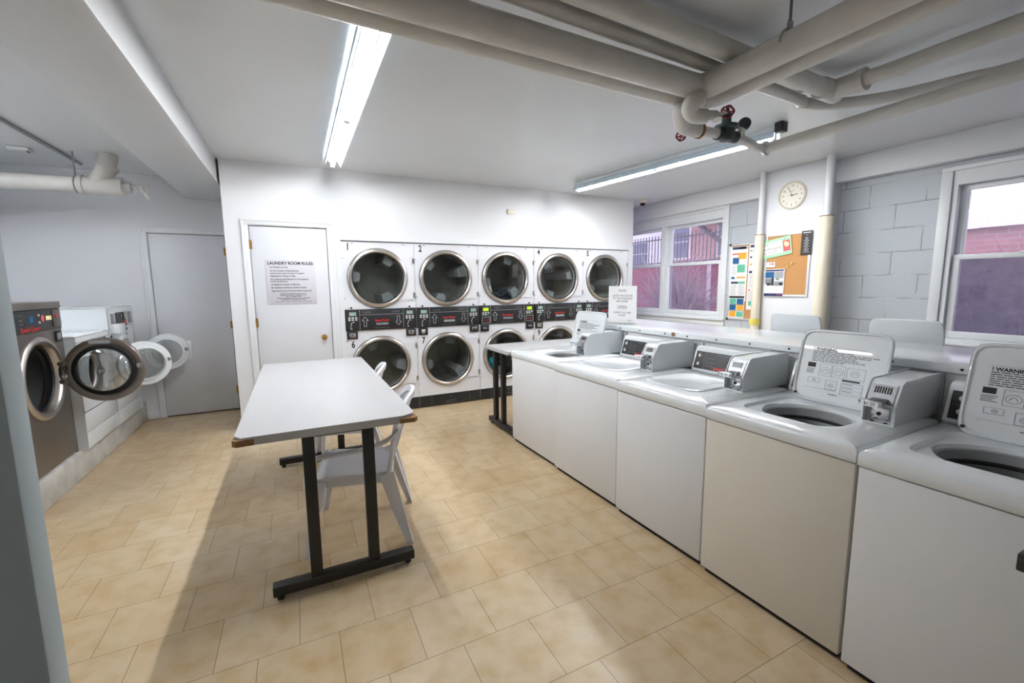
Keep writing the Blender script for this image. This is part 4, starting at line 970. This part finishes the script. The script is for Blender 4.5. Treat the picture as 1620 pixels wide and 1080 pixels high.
def white_front(y0, w, z1, label, num, tall, dc, ang):
    r = thing('front_load_washer', label, 'washing machine', (-1.555,y0,0.216), 0, 'front load washers on the left curb')
    cy, cz = w/2, 0.585
    b = MB(); b.box(-0.75,-0.74,0.002,w-0.002,0,z1).box(-0.75,-0.0,0.002,0.01,0,z1).box(-0.75,-0.0,w-0.01,w-0.002,0,z1)
    b.box(-0.75,0.0,0.002,w-0.002,z1-0.012,z1,0.004)
    front_ring(b,0.002,w-0.002,0.30,z1-0.005,cy,cz,0.2,0)
    b.build('cabinet','enamel',r)
    MB().box(-0.02,0.0,0.004,w-0.004,0.135,0.295,0.004).build('service_panel','enamel',r)
    MB().box(-0.03,-0.005,0.004,w-0.004,0.0,0.13,0.004).build('kick_panel','enamel',r)
    MB().box(0.0002,0.0012,0.0,w,0.2945,0.2985).build('seam','dark',r)
    MB().lathe([(0.235,0.0),(0.23,0.012),(0.205,0.014),(0.2,-0.03)],(0,cy,cz),(1,0,0),48).build('port_ring','enamel',r)
    MB().lathe([(0.2,-0.02),(0.18,-0.03),(0.18,-0.06)],(0,cy,cz),(1,0,0),48).build('door_seal','grayp',r)
    MB().lathe([(0.18,-0.055),(0.235,-0.06),(0.235,-0.4),(0,-0.41)],(0,cy,cz),(1,0,0),48).build('drum','tubd',r)
    if not tall:
        MB().prism([(-0.75,z1),(-0.60,z1),(-0.66,z1+0.17),(-0.75,z1+0.18)],'y',0.004,w-0.004).build('back_panel','enamel',r,sharp=25)
        bxs = MB().box(-0.66,-0.28,0.02,0.15,z1+0.0005,z1+0.185,0.008).build('coin_meter_box','enamel',r)
        MB().box(-0.28,-0.12,0.045,0.11,z1+0.10,z1+0.135,0.004).build('coin_slide','grayp',bxs)
        MB().cyl((-0.12,0.078,z1+0.118),(-0.09,0.078,z1+0.118),0.018,14).build('slide_cap','chrome',bxs)
        MB().text('2',0.085,frame((0.0012,0.20,z1-0.085),(0,1,0),(0,0,1)),bold=0.002,sx=0.8).build('number','ink',r)
        MB().box(0.0002,0.0014,0.30,0.36,z1-0.09,z1-0.045).build('label','ink',r)
        MB().box(0.0002,0.0014,0.48,0.62,z1-0.065,z1-0.052).box(0.0002,0.0014,0.52,0.55,z1-0.1,z1-0.085).box(0.0002,0.0014,0.57,0.6,z1-0.1,z1-0.08).build('blue_label','blue',r)
        MB().box(0.0,0.001,0.002,w-0.002,z1-0.052,z1-0.048).build('top_seam','inkg',r)
    else:
        MB().box(0.0002,0.012,0.02,w-0.02,z1-0.20,z1-0.045,0.004).build('control_panel','enamel',r)
        MB().box(0.012,0.014,0.16,0.46,z1-0.195,z1-0.055).build('fascia','black',r)
        MB().box(0.014,0.030,0.36,0.39,z1-0.13,z1-0.06,0.002).cyl((0.014,0.30,z1-0.09),(0.02,0.30,z1-0.09),0.012,12).build('coin_slot','chrome',r)
        MB().box(0.014,0.0155,0.39,0.45,z1-0.17,z1-0.145).build('red_label','red',r)
        MB().box(0.012,0.014,0.04,0.13,z1-0.16,z1-0.06).box(0.012,0.014,0.50,0.60,z1-0.175,z1-0.06).build('side_display','grayp',r)
        MB().box(0.0,0.07,0.035,0.21,z1-0.245,z1-0.155,0.005).build('coin_cup','enamel',r)
        MB().box(0.0002,0.0014,0.38,0.50,z1-0.245,z1-0.215).box(0.0002,0.0014,0.45,0.48,z1-0.29,z1-0.27).build('blue_label','blue',r)
        MB().box(0.0002,0.0014,0.03,0.07,z1-0.31,z1-0.26).build('label','ink',r)
        MB().lathe([(0.05,0.0),(0.05,0.008),(0.04,0.012),(0.0,0.012)],(0,0.35,z1-0.34),(1,0,0),24).build('dial','tub',r)
    d = porthole(r,dc,ang,0.205 if not tall else 0.195,'enamel',0.06,0.09,M['cglass'])
    if tall:
        mt = Matrix.Translation(dc) @ Matrix.Rotation(ang,4,'Z')
        MB().box(0.11,0.215,0.0,0.035,-0.105,0.105,0.01,mtx=mt).build('handle_plate','enamel',d)
    # hinge arm back to the cabinet
    MB().box(0.0,0.07,w-0.12,w-0.075,cz-0.04,cz+0.04,0.006).build('hinge','enamel',r)
    return r
white_front(4.505,0.69,0.905,'white front load washer numbered 2 with open door, between steel washer and card reader washer','2',False,(0.262,0.60,0.585),math.radians(32))
white_front(5.205,0.69,1.105,'tall white front load washer with front card panel nearest the back wall','3',True,(0.285,0.60,0.60),math.radians(6))

# ================================================================== CEILING: LIGHTS
def fluor(p0, p1, label, z, wd_=0.155, tm='tube'):
    p0, p1 = Vector((*p0,z)), Vector((*p1,z)); L = (p1-p0).length; ang = math.atan2(p1.y-p0.y,p1.x-p0.x)
    r = thing('fluorescent_fixture', label, 'ceiling light', (p0.x,p0.y,H), ang, 'twin section fluorescent ceiling fixtures')
    # local x along the fixture; z=0 at the ceiling
    dz = z-H
    MB().box(0,L,-0.035,0.035,dz+0.045,-0.0005,0.003).build('housing','trim',r)
    for s in (-1,1):
        MB().prism([(s*wd_*0.34,dz+0.060),(s*wd_*0.52,dz+0.018),(s*wd_*0.52,dz+0.0),(s*wd_*0.52-s*0.004,dz+0.0),(s*wd_*0.52-s*0.006,dz+0.016),(s*wd_*0.34-s*0.003,dz+0.056)],'x',0,L).build('reflector','reflector',r)
    for x_ in (0.02,L*0.25,L*0.5,L*0.75,L-0.04): MB().box(x_,x_+0.02,-wd_*0.36,wd_*0.36,dz+0.056,dz+0.062).build('bracket','reflector',r)
    for k in range(2):
        a = k*L/2+0.035; b_ = (k+1)*L/2-0.035
        MB().cyl((a,0,dz+0.012),(b_,0,dz+0.012),0.0165,16).build('fluorescent_tube',tm,r)
        for e in (a-0.03,b_): MB().box(e,e+0.03,-0.018,0.018,dz-0.006,dz+0.046,0.004).build('lamp_socket','trim',r)
    return r
fluor((0.405,2.10),(0.405,4.68),'fluorescent strip above the long table, partly behind the ceiling pipes',2.635,0.145,'tube_old')
fluor((3.56,2.34),(3.20,4.62),'fluorescent strip running above the washers towards the dryers',2.635,0.115)

fluor((-2.2,2.9),(-2.2,4.9),'fluorescent strip on the ceiling over the left machines, outside the picture',2.635,0.15,'tube_dim')
# ================================================================== CEILING PIPES (right)
def pipe(name, path, r, label, m='pipe', smooth=0, cat='pipe', seg=18):
    return tag(MB().tube(path, r, seg, True, smooth).build(name, m), label, cat)
pipe('ceiling_pipe',[(-2.0,1.80,2.52),(2.02,1.895,2.52),(2.12,1.895,2.52),(2.17,1.87,2.52),(2.195,1.80,2.52),(2.20,-1.4,2.52)],0.050,'insulated white ceiling pipe nearest the dryers, turning toward the camera')
pipe('ceiling_pipe',[(-2.0,1.66,2.515),(1.93,1.755,2.515),(1.99,1.745,2.515),(2.018,1.70,2.515),(2.02,-1.4,2.515)],0.061,'thickest white ceiling pipe, elbowed above the red valve wheel')
pipe('ceiling_pipe',[(-2.0,1.52,2.625),(2.55,1.76,2.62),(2.95,1.80,2.62),(3.18,1.73,2.62),(3.38,1.52,2.62),(3.50,1.20,2.62),(3.58,0.8,2.62),(3.66,-1.4,2.62)],0.034,'slim white ceiling pipe sweeping round a long bend',smooth=4)
bp_ = thing('ceiling_pipe','white ceiling pipe with a tee fitting beyond the crossing','pipe')
MB().tube([(-2.0,1.42,2.63),(2.97,1.64,2.63)],0.048,18).build('pipe_run','pipe',bp_)
MB().tube([(2.99,1.56,2.63),(3.02,-1.4,2.63)],0.040,18).build('pipe_run','pipe',bp_)
MB().cyl((2.88,1.64,2.63),(3.04,1.642,2.63),0.060,20).cyl((2.985,1.65,2.63),(2.99,1.47,2.63),0.056,20).cyl((2.99,1.50,2.63),(2.99,1.46,2.63),0.063,20).build('tee_fitting','pipe',bp_)
# hanging loops, regulator and the run along the light
s1_ = thing('branch_pipe','thick lagged white branch ending at the upper red valve wheel','pipe')
MB().tube([(1.97,1.74,2.455),(1.935,1.74,2.425),(1.94,1.76,2.395),(1.99,1.765,2.375),(2.05,1.745,2.375)],[0.050,0.036],18,True,4).build('pipe_bend','pipe',s1_)
MB().tube([(2.03,1.75,2.375),(2.09,1.725,2.38),(2.095,1.715,2.355)],0.026,14,True,3).build('valve_body','pipe',s1_)
def wheel(c, n, R, parent):
    n = Vector(n).normalized(); a = n.orthogonal().normalized(); b = n.cross(a); c = Vector(c)
    mb = MB()
    pts = [c+(a*math.cos(t)+b*math.sin(t))*R*(1+0.07*math.cos(5*t)) for t in [2*PI*i/30 for i in range(31)]]
    mb.tube(pts,0.0055,8)
    for k in range(5):
        t = 2*PI*k/5; mb.cyl(c, c+(a*math.cos(t)+b*math.sin(t))*R,0.004,8)
    mb.cyl(c-n*0.03,c+n*0.008,0.008,10)
    return mb.build('valve_wheel','valver',parent)
wheel((2.155,1.70,2.40),(0.7,0.65,0.0),0.030,s1_)
MB().cyl((2.09,1.725,2.38),(2.155,1.70,2.40),0.009,10).build('valve_stem','pipe',s1_)
s2_ = thing('branch_pipe','lower white branch with dark regulator, gauge and small valve wheel','pipe')
MB().tube([(2.02,1.875,2.464),(1.99,1.865,2.43),(2.00,1.87,2.40),(2.06,1.905,2.375),(2.19,1.915,2.375)],[0.047,0.042],18,True,4).build('pipe_bend','pipe',s2_)
MB().cyl((2.18,1.915,2.375),(2.20,1.914,2.375),0.045,18).build('rust_band','particle',s2_)
MB().cyl((2.20,1.913,2.375),(2.34,1.905,2.375),0.028,16).build('pipe_run','pipe',s2_)
rg = MB().cyl((2.33,1.905,2.375),(2.345,1.905,2.375),0.036,16).cyl((2.345,1.905,2.375),(2.50,1.905,2.375),0.034,16)
rg.lathe([(0.0,-0.045),(0.03,-0.042),(0.05,-0.015),(0.052,0.02),(0.066,0.028),(0.068,0.045),(0.045,0.05),(0.028,0.055),(0.026,0.12),(0.016,0.128),(0.0,0.13)],(2.41,1.905,2.385),(0,0,1),24)
rg.cyl((2.41,1.905,2.50),(2.41,1.905,2.54),0.006,8)
rgo = rg.build('regulator','darkgreen',s2_)
wheel((2.12,1.985,2.355),(0.4,0.9,-0.1),0.026,s2_)
MB().cyl((2.11,1.92,2.37),(2.12,1.985,2.36),0.010,10).build('valve_stem','pipe',s2_)
MB().tube([(2.50,1.905,2.375),(2.66,1.935,2.375),(2.80,1.98,2.378),(2.87,1.985,2.38)],0.028,14,True,3).build('pipe_run','pipe',s2_)
MB().cyl((2.60,1.925,2.39),(2.60,1.925,2.44),0.008,8).build('gauge_stem','chrome',s2_)
MB().lathe([(0.0,-0.02),(0.035,-0.018),(0.038,0.0),(0.038,0.018),(0.034,0.02),(0.0,0.017)],(2.60,1.925,2.475),(0.6,0.75,0),28).build('pressure_gauge','darkgreen',s2_)
MB().cyl((2.52,1.91,2.375),(2.52,1.87,2.42),0.02,12).build('side_port','pipe',s2_)
pipe('ceiling_pipe',[(2.90,2.02,2.38),(2.905,1.0,2.385),(2.93,-1.4,2.39)],0.034,'lowest white ceiling pipe running from the regulator toward the camera')
MB_c = MB().lathe([(0.036,0),(0.048,0.004),(0.048,0.022),(0.036,0.026)],(2.90,1.965,2.38),(0,1,0),18)
tag(MB_c.build('pipe_clamp','chrome'),'metal clamp joining regulator pipe beside the light end','clamp')
tag(MB().tube([(2.96,1.98,2.72),(3.35,1.45,2.722),(3.30,1.40,2.722)],0.008,8).build('conduit','pipe'),'thin conduit on the ceiling above the lowest pipe','conduit')
tag(MB().box(3.46,3.54,2.24,2.30,2.655,2.7295,0.006).build('junction_box','black'),'small black box at the near end of the washer light','electrical box')
# pipe hangers over the crossing
for (hx_, hy_, lab) in ((2.20,1.42,'split ring pipe hanger with rod, above the pipe crossing'),(2.02,1.30,'pipe hanger rod on the thickest pipe')):
    hgr = thing('pipe_hanger', lab, 'pipe hanger', (hx_,hy_,2.52), 0)
    rr_ = 0.053 if hx_ > 2.1 else 0.064
    MB().tube([(rr_*math.cos(t),0,rr_*math.sin(t)) for t in [PI*i/12 for i in range(13)]],0.005,8).cyl((0,0,rr_),(0,0,rr_+0.03),0.012,10).build('ring','tub',hgr)
    MB().cyl((0,0,rr_+0.02),(0,0,H-2.52-0.0005),0.006,8).build('rod','grayp',hgr)
# vertical pipes by the column
for (px_, py_, zc, r0, r1, lab) in ((4.85,3.315,2.03,0.030,0.048,'cream lagged vertical pipe at the left of the clock column'),(4.83,2.60,2.14,0.038,0.062,'cream lagged vertical pipe at the right of the clock column')):
    v = thing('vertical_pipe', lab, 'pipe', (px_,py_,0))
    MB().cyl((0,0,zc-0.02),(0,0,H-0.0005),r0,18).build('bare_pipe','trim',v)
    MB().cyl((0,0,0.0),(0,0,zc),r1,24).build('insulation','lag',v)
    MB().cyl((0,0,zc),(0,0,zc+0.008),r1*1.02,24).build('insulation_edge','particle',v)
MBy = MB().box(4.79,4.85,3.34,3.41,0.90,1.09,0.006)
tag(MB().lathe([(0.052,1.0),(0.056,1.0),(0.056,1.07),(0.052,1.07)],(4.85,3.315,0),(0,0,1),24).build('yellow_band','yellow'),'yellow tag band round the left vertical pipe','pipe band')
MBy.b.free()

# left side pipe with wye fitting
lp = thing('drain_pipe','large white drain pipe with wye fitting under the left ceiling','pipe')
MB().cyl((-2.59,5.45,2.425),(-1.66,5.45,2.44),0.068,24).build('pipe_run','pipe',lp)
MB().cyl((-1.68,5.45,2.44),(-1.40,5.45,2.445),0.077,24).cyl((-1.70,5.45,2.44),(-1.665,5.45,2.44),0.087,24).cyl((-1.42,5.45,2.445),(-1.385,5.45,2.445),0.086,24).tube([(-1.58,5.45,2.45),(-1.50,5.45,2.58),(-1.47,5.45,2.7295)],0.075,20).cyl((-1.495,5.45,2.60),(-1.48,5.45,2.635),0.088,22).build('wye_fitting','pipe',lp)
MB().cyl((-1.39,5.45,2.445),(-1.33,5.45,2.446),0.055,6).build('clean_out_plug','pipe',lp)
MB().cyl((-1.34,5.45,2.46),(-1.19,5.45,2.47),0.014,10).tube([(-1.26,5.45,2.465),(-1.23,5.45,2.40),(-1.21,5.45,2.36)],0.012,10).cyl((-1.21,5.45,2.36),(-1.205,5.45,2.34),0.007,8).build('drain_cock','pipe',lp)
hg2 = thing('pipe_hanger','strap hanger holding the left drain pipe','pipe hanger',(-1.72,5.45,2.44))
MB().tube([(0,0.072*math.cos(t),0.072*math.sin(t)) for t in [2*PI*i/20 for i in range(21)]],0.006,8).build('ring','tub',hg2)
MB().cyl((0,0,0.07),(0,0,H-2.44-0.0005),0.007,8).build('rod','tub',hg2)
tag(MB().tube([(-1.85,3.6,2.715),(-1.81,5.9,2.715)],0.014,8).build('conduit','tub'),'thin conduit across the left ceiling','conduit')
jb = thing('ceiling_junction_plate','small painted junction plate on the left ceiling','electrical box',(-2.08,5.50,H))
MB().box(-0.07,0.07,-0.05,0.05,-0.03,-0.0005,0.006).build('plate','trim',jb); MB().box(0.045,0.06,-0.02,0.02,-0.034,-0.03).build('slot','dark',jb)

# ================================================================== WALL ITEMS
rs_ = thing('rules_sign','grey plastic laundry room rules sign on the closet door','sign',(0,Y0+0.002,0))
Fq = frame((-0.022,0.0,1.545),(1,0,0.0),(0,0,1))
MB().box(-0.232,0.232,-0.228,0.228,-0.0,0.004,0.001,mtx=Fq).build('panel','signp',rs_)
tx = MB()
tx.text('LAUNDRY ROOM RULES:',0.042,Fq @ Matrix.Translation((0.005,0.192,0.004)),bold=0.0014,sx=0.92)
for t_, z_, s_ in (('For Resident Use Only',0.152,0.019),('Do Not Overload Washing Machines',0.115,0.019),('(Laundry Should Not Exceed The Height Of The Agitator)',0.09,0.0145),('Absolutely No Tinting Or Dying',0.062,0.019),('No Tampering With Machines Or Any Equipment',0.028,0.019),('In The Laundry Room',0.006,0.019),('No Sitting On Counters Or Machines',-0.026,0.019),('Be Courteous And Remove Clothes Promptly',-0.058,0.019),('Clean The Lint Tray At The End Of Each Drying Cycle',-0.092,0.0185)):
    tx.text(t_,s_,Fq @ Matrix.Translation((-0.19,z_,0.004)),align='LEFT',bold=0.0006,sx=0.92)
for t_, z_ in (('Neither the Condominium Homes nor the',-0.122),('Management Company is responsible for lost,',-0.136),('stolen or damaged articles.',-0.150),('Residents violating the above rules will be held financially',-0.168),('responsible for any damage they may cause.',-0.182)):
    tx.text(t_,0.0135,Fq @ Matrix.Translation((0.01,z_,0.004)),bold=0.0004)
tx.text('THE LAUNDRY ROOM IS UNDER VIDEO SURVEILLANCE',0.0145,Fq @ Matrix.Translation((0.01,-0.205,0.004)),sx=0.95)
tx.build('lettering','ink',rs_)

tag(MB().box(2.505,2.60,Y0-0.022,Y0-0.0005,2.395,2.455,0.008).box(2.535,2.575,Y0-0.026,Y0-0.02,2.41,2.425,0.003).build('heat_detector','clock'),'small cream box on the wall above the dryers','detector')
dc = thing('dome_camera','cream dome security camera under the ceiling by the far window','security camera',(4.72,5.10,H))
MB().lathe([(0.065,-0.0005),(0.065,-0.006),(0.055,-0.03),(0.045,-0.05),(0.0,-0.05)],(0,0,0),(0,0,1),28).build('housing','clock',dc)
MB().lathe([(0.038,-0.05),(0.037,-0.065),(0.028,-0.082),(0.0,-0.09)],(0,0,0),(0,0,1),24).build('lens_dome','rubber',dc)

# clock
ck = thing('wall_clock','round cream wall clock on the column','clock',(4.9095,3.005,2.425))
MB().lathe([(0.0,-0.012),(0.125,-0.012),(0.128,-0.02),(0.136,-0.03),(0.146,-0.024),(0.149,-0.010),(0.147,0.0)],(0,0,0),(1,0,0),56).build('rim','clock',ck)
MB().lathe([(0.0,-0.0135),(0.1255,-0.0135)],(0,0,0),(1,0,0),48).build('dial','clockf',ck)
Fk = frame((-0.0137,0,0),(0,-1,0),(0,0,1))
tx = MB()
for h in range(1,13):
    a = PI/2 - h*PI/6; tx.text(str(h),0.030,Fk @ Matrix.Translation((0.100*math.cos(a),0.100*math.sin(a),0)))
tx.bars(Fk,[(-0.02,0.02,0.045,0.048),(-0.03,0.0,-0.002,0.001)],0.0004)
tx.build('numerals','ink',ck)
def hand(ang_deg, L, wd_, z):
    return MB().box(-wd_/2,wd_/2,-0.012,L,z,z+0.001,mtx=Fk @ Matrix.Rotation(-math.radians(ang_deg),4,'Z'))
hand(85,0.060,0.006,0.001).build('hour_hand','ink',ck); hand(-26,0.088,0.004,0.0025).build('minute_hand','ink',ck)
MB().box(-0.003,0.006,-0.006,0.006,-0.006,0.006,mtx=Matrix.Translation((-0.0165,0,0))).build('hub','ink',ck)

# boards: helper in wall coordinates (viewer right = -Y)
def onwall(x, y, z, tilt=0):   # frame origin at point on a wall facing -X
    return frame((x,y,z),(0,-1,0),(0,0,1)) @ Matrix.Rotation(math.radians(tilt),4,'Z')
# big cork board on the column
cbd = thing('cork_board','framed cork board on the column below the clock','notice board',(0,0,0))
Fb = onwall(4.9092,3.02,1.68)
MB().box(-0.235,0.235,-0.335,0.335,0,0.008,mtx=Fb).build('cork','cork',cbd)
fb = MB()
for a,b_,c_,d_ in ((-0.25,-0.226,-0.35,0.35),(0.226,0.25,-0.35,0.35),(-0.226,0.226,-0.35,-0.326),(-0.226,0.226,0.326,0.35)): fb.box(a,b_,c_,d_,0,0.015,0.002,mtx=Fb)
fb.build('frame','alu',cbd)
# flyers on it
fx = 0.0155
p1_ = thing('green_flyer','handwritten white card on green paper pinned at a tilt to the cork board','flyer',(0,0,0))
F1 = Fb @ Matrix.Translation((-0.135,0.195,0.0165)) @ Matrix.Rotation(math.radians(9),4,'Z')
MB().box(-0.185,0.185,-0.10,0.10,0,0.0012,mtx=F1).build('backing','green',p1_)
MB().box(-0.175,0.085,-0.07,0.07,0.0012,0.0018,mtx=F1).build('card','paper',p1_)
MB().text('UNIQUE CUSTOM',0.026,F1 @ Matrix.Translation((-0.06,0.05,0.0018)),shear=0.2).text('Gift Wrapping',0.042,F1 @ Matrix.Translation((-0.05,0.0,0.0018)),shear=0.3).text('two minutes away!',0.022,F1 @ Matrix.Translation((-0.05,-0.035,0.0018)),shear=0.2).text('For love and fun!',0.022,F1 @ Matrix.Translation((-0.05,-0.06,0.0018)),shear=0.2).text('L',0.035,F1 @ Matrix.Translation((0.12,0.075,0.0012)),shear=0.2).build('handwriting','ink',p1_)
MB().box(0.095,0.172,-0.06,0.06,0.0012,0.002,mtx=F1).build('picture','pinkred',p1_)
MB().cyl(F1 @ Vector((0.135,0.012,0.002)),F1 @ Vector((0.135,0.012,0.0026)),0.026,20).cyl(F1 @ Vector((0.12,0.035,0.002)),F1 @ Vector((0.12,0.035,0.0026)),0.012,16).build('picture_figure','cream',p1_)
p2_ = thing('dark_flyer','narrow black flyer with pale print at the top right of the cork board','flyer')
F2 = Fb @ Matrix.Translation((0.205,0.225,0.0165))
MB().box(-0.055,0.055,-0.13,0.125,0,0.0012,mtx=F2).build('sheet','black',p2_)
t2_ = MB().text('~',0.03,F2 @ Matrix.Translation((0,0.08,0.0012)))
for q in range(11): 
    hw_ = random.uniform(0.015,0.035); t2_.bars(F2 @ Matrix.Translation((0,0.05-q*0.015,0.0012)),[(-hw_,hw_,0,0.0035)])
t2_.bars(F2,[(-0.04,0.04,0.1,0.108)],0.002)
t2_.build('lettering','whiteink',p2_)
p3_ = thing('photo_flyer','white flyer with two city photographs at the lower left of the cork board','flyer')
F3 = Fb @ Matrix.Translation((-0.12,-0.195,0.0165))
MB().box(-0.115,0.115,-0.155,0.155,0,0.0012,mtx=F3).build('sheet','paper',p3_)
MB().bars(F3 @ Matrix.Translation((0,0,0.0012)),[(-0.105,0.105,0.13,0.148),(-0.108,0.108,-0.15,-0.118)]).build('banner','navy',p3_)
MB().bars(F3 @ Matrix.Translation((0,0,0.0012)),[(-0.105,0.0,0.055,0.125)]).build('photo_sky','blue',p3_)
MB().bars(F3 @ Matrix.Translation((0,0,0.0012)),[(-0.105,-0.03,-0.01,0.05),(0.02,0.06,0.03,0.05),(0.06,0.10,-0.02,0.0)]).build('photo_town','grayp',p3_)
MB().bars(F3 @ Matrix.Translation((0,0,0.0012)),[(-0.085,-0.035,-0.03,0.0),(-0.03,0.0,-0.03,0.055)]).build('photo_trees','darkgreen',p3_)
MB().bars(F3 @ Matrix.Translation((0,0,0.0012)),[(0.005,0.105,0.05,0.125),(0.005,0.105,-0.035,0.02)]).build('photo_snow','tub',p3_)
MB().bars(F3 @ Matrix.Translation((0,0,0.0018)),[(0.04,0.09,-0.135,-0.128)]).build('red_lettering','red',p3_)
p4_ = thing('business_card','small white card between the green flyer and the photo flyer','card')
F4 = Fb @ Matrix.Translation((-0.17,0.01,0.0165)); MB().box(-0.05,0.05,-0.028,0.028,0,0.001,mtx=F4).build('card','paper',p4_)
MB().bars(F4 @ Matrix.Translation((0,0,0.001)),[(-0.01,0.005,0.0,0.015)]).build('red_mark','red',p4_); MB().bars(F4 @ Matrix.Translation((0,0,0.001)),[(0.015,0.035,0.0,0.015)]).build('blue_mark','navy',p4_)
for (a,b_,lb_) in ((0.07,0.02,'upper of the two yellow pushpins'),(0.025,-0.02,'lower of the two yellow pushpins')):
    c_ = Fb @ Vector((a,b_,0.0082)); tag(MB().lathe([(0.009,0.0),(0.006,-0.006),(0.006,-0.014),(0.010,-0.018),(0.0,-0.019)],c_,(1,0,0),14).build('pushpin','yellow'), lb_+' on the cork board','pushpin')
# narrow board on the block wall beside the far window
nb = thing('poster_board','narrow framed cork board covered in notices beside the far window','notice board',(0,0,0))
Fn = onwall(XW-0.0008,3.66,1.50)
MB().box(-0.275,0.275,-0.475,0.475,0,0.008,mtx=Fn).build('cork','cork',nb)
fb = MB()
for a,b_,c_,d_ in ((-0.29,-0.27,-0.49,0.49),(0.27,0.29,-0.49,0.49),(-0.27,0.27,-0.49,-0.47),(-0.27,0.27,0.47,0.49)): fb.box(a,b_,c_,d_,0,0.014,0.002,mtx=Fn)
fb.build('frame','alu',nb)
fc_ = MB()
for sx_ in (-1,1):
    for sy_ in (-1,1): fc_.cyl(Fn @ Vector((sx_*0.283,sy_*0.483,0.0)),Fn @ Vector((sx_*0.283,sy_*0.483,0.017)),0.016,14)
fc_.build('corner_cap','rubber',nb)
def notice(name, label, F, w_, h_, blocks, lines=None):
    r = thing(name, label, 'poster')
    MB().box(-w_/2,w_/2,-h_/2,h_/2,0,0.0012,mtx=F).build('sheet','paper',r)
    for (m_, rc_) in blocks:
      for rc in [[q_] for q_ in rc_]: MB().bars(F @ Matrix.Translation((0,0,0.0012)), rc).build({'blue':'blue_block','navy':'navy_block','teal':'teal_block','orange':'orange_block','red':'red_heading','black':'dark_block'}[m_], m_, r)
    if lines: MB().bars(F @ Matrix.Translation((0,0,0.0012)), lines, 0.0004).build('text_lines','inkg',r)
    return r
ztop_ = 0.009
def txt_lines(x0,x1,y0,y1,pitch=0.014,th=0.003):
    out=[]; y=y1
    while y>y0:
        out.append((x0,x1-random.uniform(0,0.25)*(x1-x0),y-th,y)); y-=pitch
    return out
notice('wall_notice','notice with orange, blue and teal pictures at the top of the narrow board',Fn @ Matrix.Translation((-0.15,0.235,ztop_)),0.24,0.44,
   [('navy',[(-0.10,0.10,0.185,0.215)]),('teal',[(-0.02,0.09,-0.11,-0.01),(0.0,0.1,0.19,0.21)]),('orange',[(-0.01,0.1,0.06,0.14),(-0.02,0.1,-0.185,-0.165)]),('blue',[(-0.09,0.0,0.0,0.08),(-0.1,-0.05,-0.195,-0.165)]),('red',[(-0.1,-0.01,0.12,0.135)])],txt_lines(-0.1,-0.03,-0.14,-0.03))
notice('wall_notice','white text notice in the middle of the narrow board',Fn @ Matrix.Translation((-0.15,-0.115,ztop_)),0.24,0.26,
   [('navy',[(-0.10,0.0,0.095,0.122)]),('teal',[(0.0,0.10,0.095,0.122)]),('orange',[(0.0,0.1,-0.125,-0.112)]),('blue',[(-0.1,-0.05,-0.12,-0.1)])],txt_lines(-0.1,-0.01,-0.09,0.08)+txt_lines(0.01,0.1,-0.09,0.08))
notice('wall_notice','notice with six coloured squares at the bottom of the narrow board',Fn @ Matrix.Translation((-0.155,-0.325,ztop_+0.0016)),0.22,0.30,
   [('black',[(-0.108,0.108,0.118,0.145)]),('teal',[(-0.10,-0.005,0.04,0.11),(0.005,0.10,-0.125,-0.06)]),('blue',[(0.005,0.10,0.04,0.11),(-0.10,-0.005,-0.04,0.03)]),('orange',[(0.005,0.10,-0.04,0.03),(-0.10,-0.005,-0.125,-0.055)]),('navy',[(-0.108,0.108,-0.052,-0.046),(-0.108,0.108,0.032,0.038)])])
notice('wall_notice','long white notice at the right of the narrow board, partly behind the pipe',Fn @ Matrix.Translation((0.12,0.06,ztop_)),0.27,0.82,
   [('navy',[(-0.12,0.12,0.37,0.40),(-0.12,-0.09,0.24,0.26),(-0.12,-0.08,0.05,0.08)]),('teal',[(-0.12,-0.09,0.32,0.34),(-0.11,-0.02,-0.36,-0.30)]),('orange',[(-0.12,-0.09,0.15,0.17)]),('red',[(-0.115,-0.095,-0.17,-0.15)])],txt_lines(-0.075,0.12,0.1,0.34)+txt_lines(-0.12,0.12,-0.13,0.03)+txt_lines(-0.12,0.12,-0.28,-0.18))

# black cart handle end at the right edge
ct = thing('black_cart','black metal cart, only its bar end poking in at the right edge','cart',(1.55,0.0,0))
MB().box(-0.02,0.02,-0.5,0.335,0.78,0.825,0.004).build('handle_bar','blackm',ct)
for yy in (-0.45,0.0):
    MB().box(-0.02,0.02,yy-0.02,yy+0.02,0.03,0.78,0.003).build('post','blackm',ct)
MB().box(-0.02,0.02,-0.5,0.03,0.0,0.03,0.003).build('base','blackm',ct)
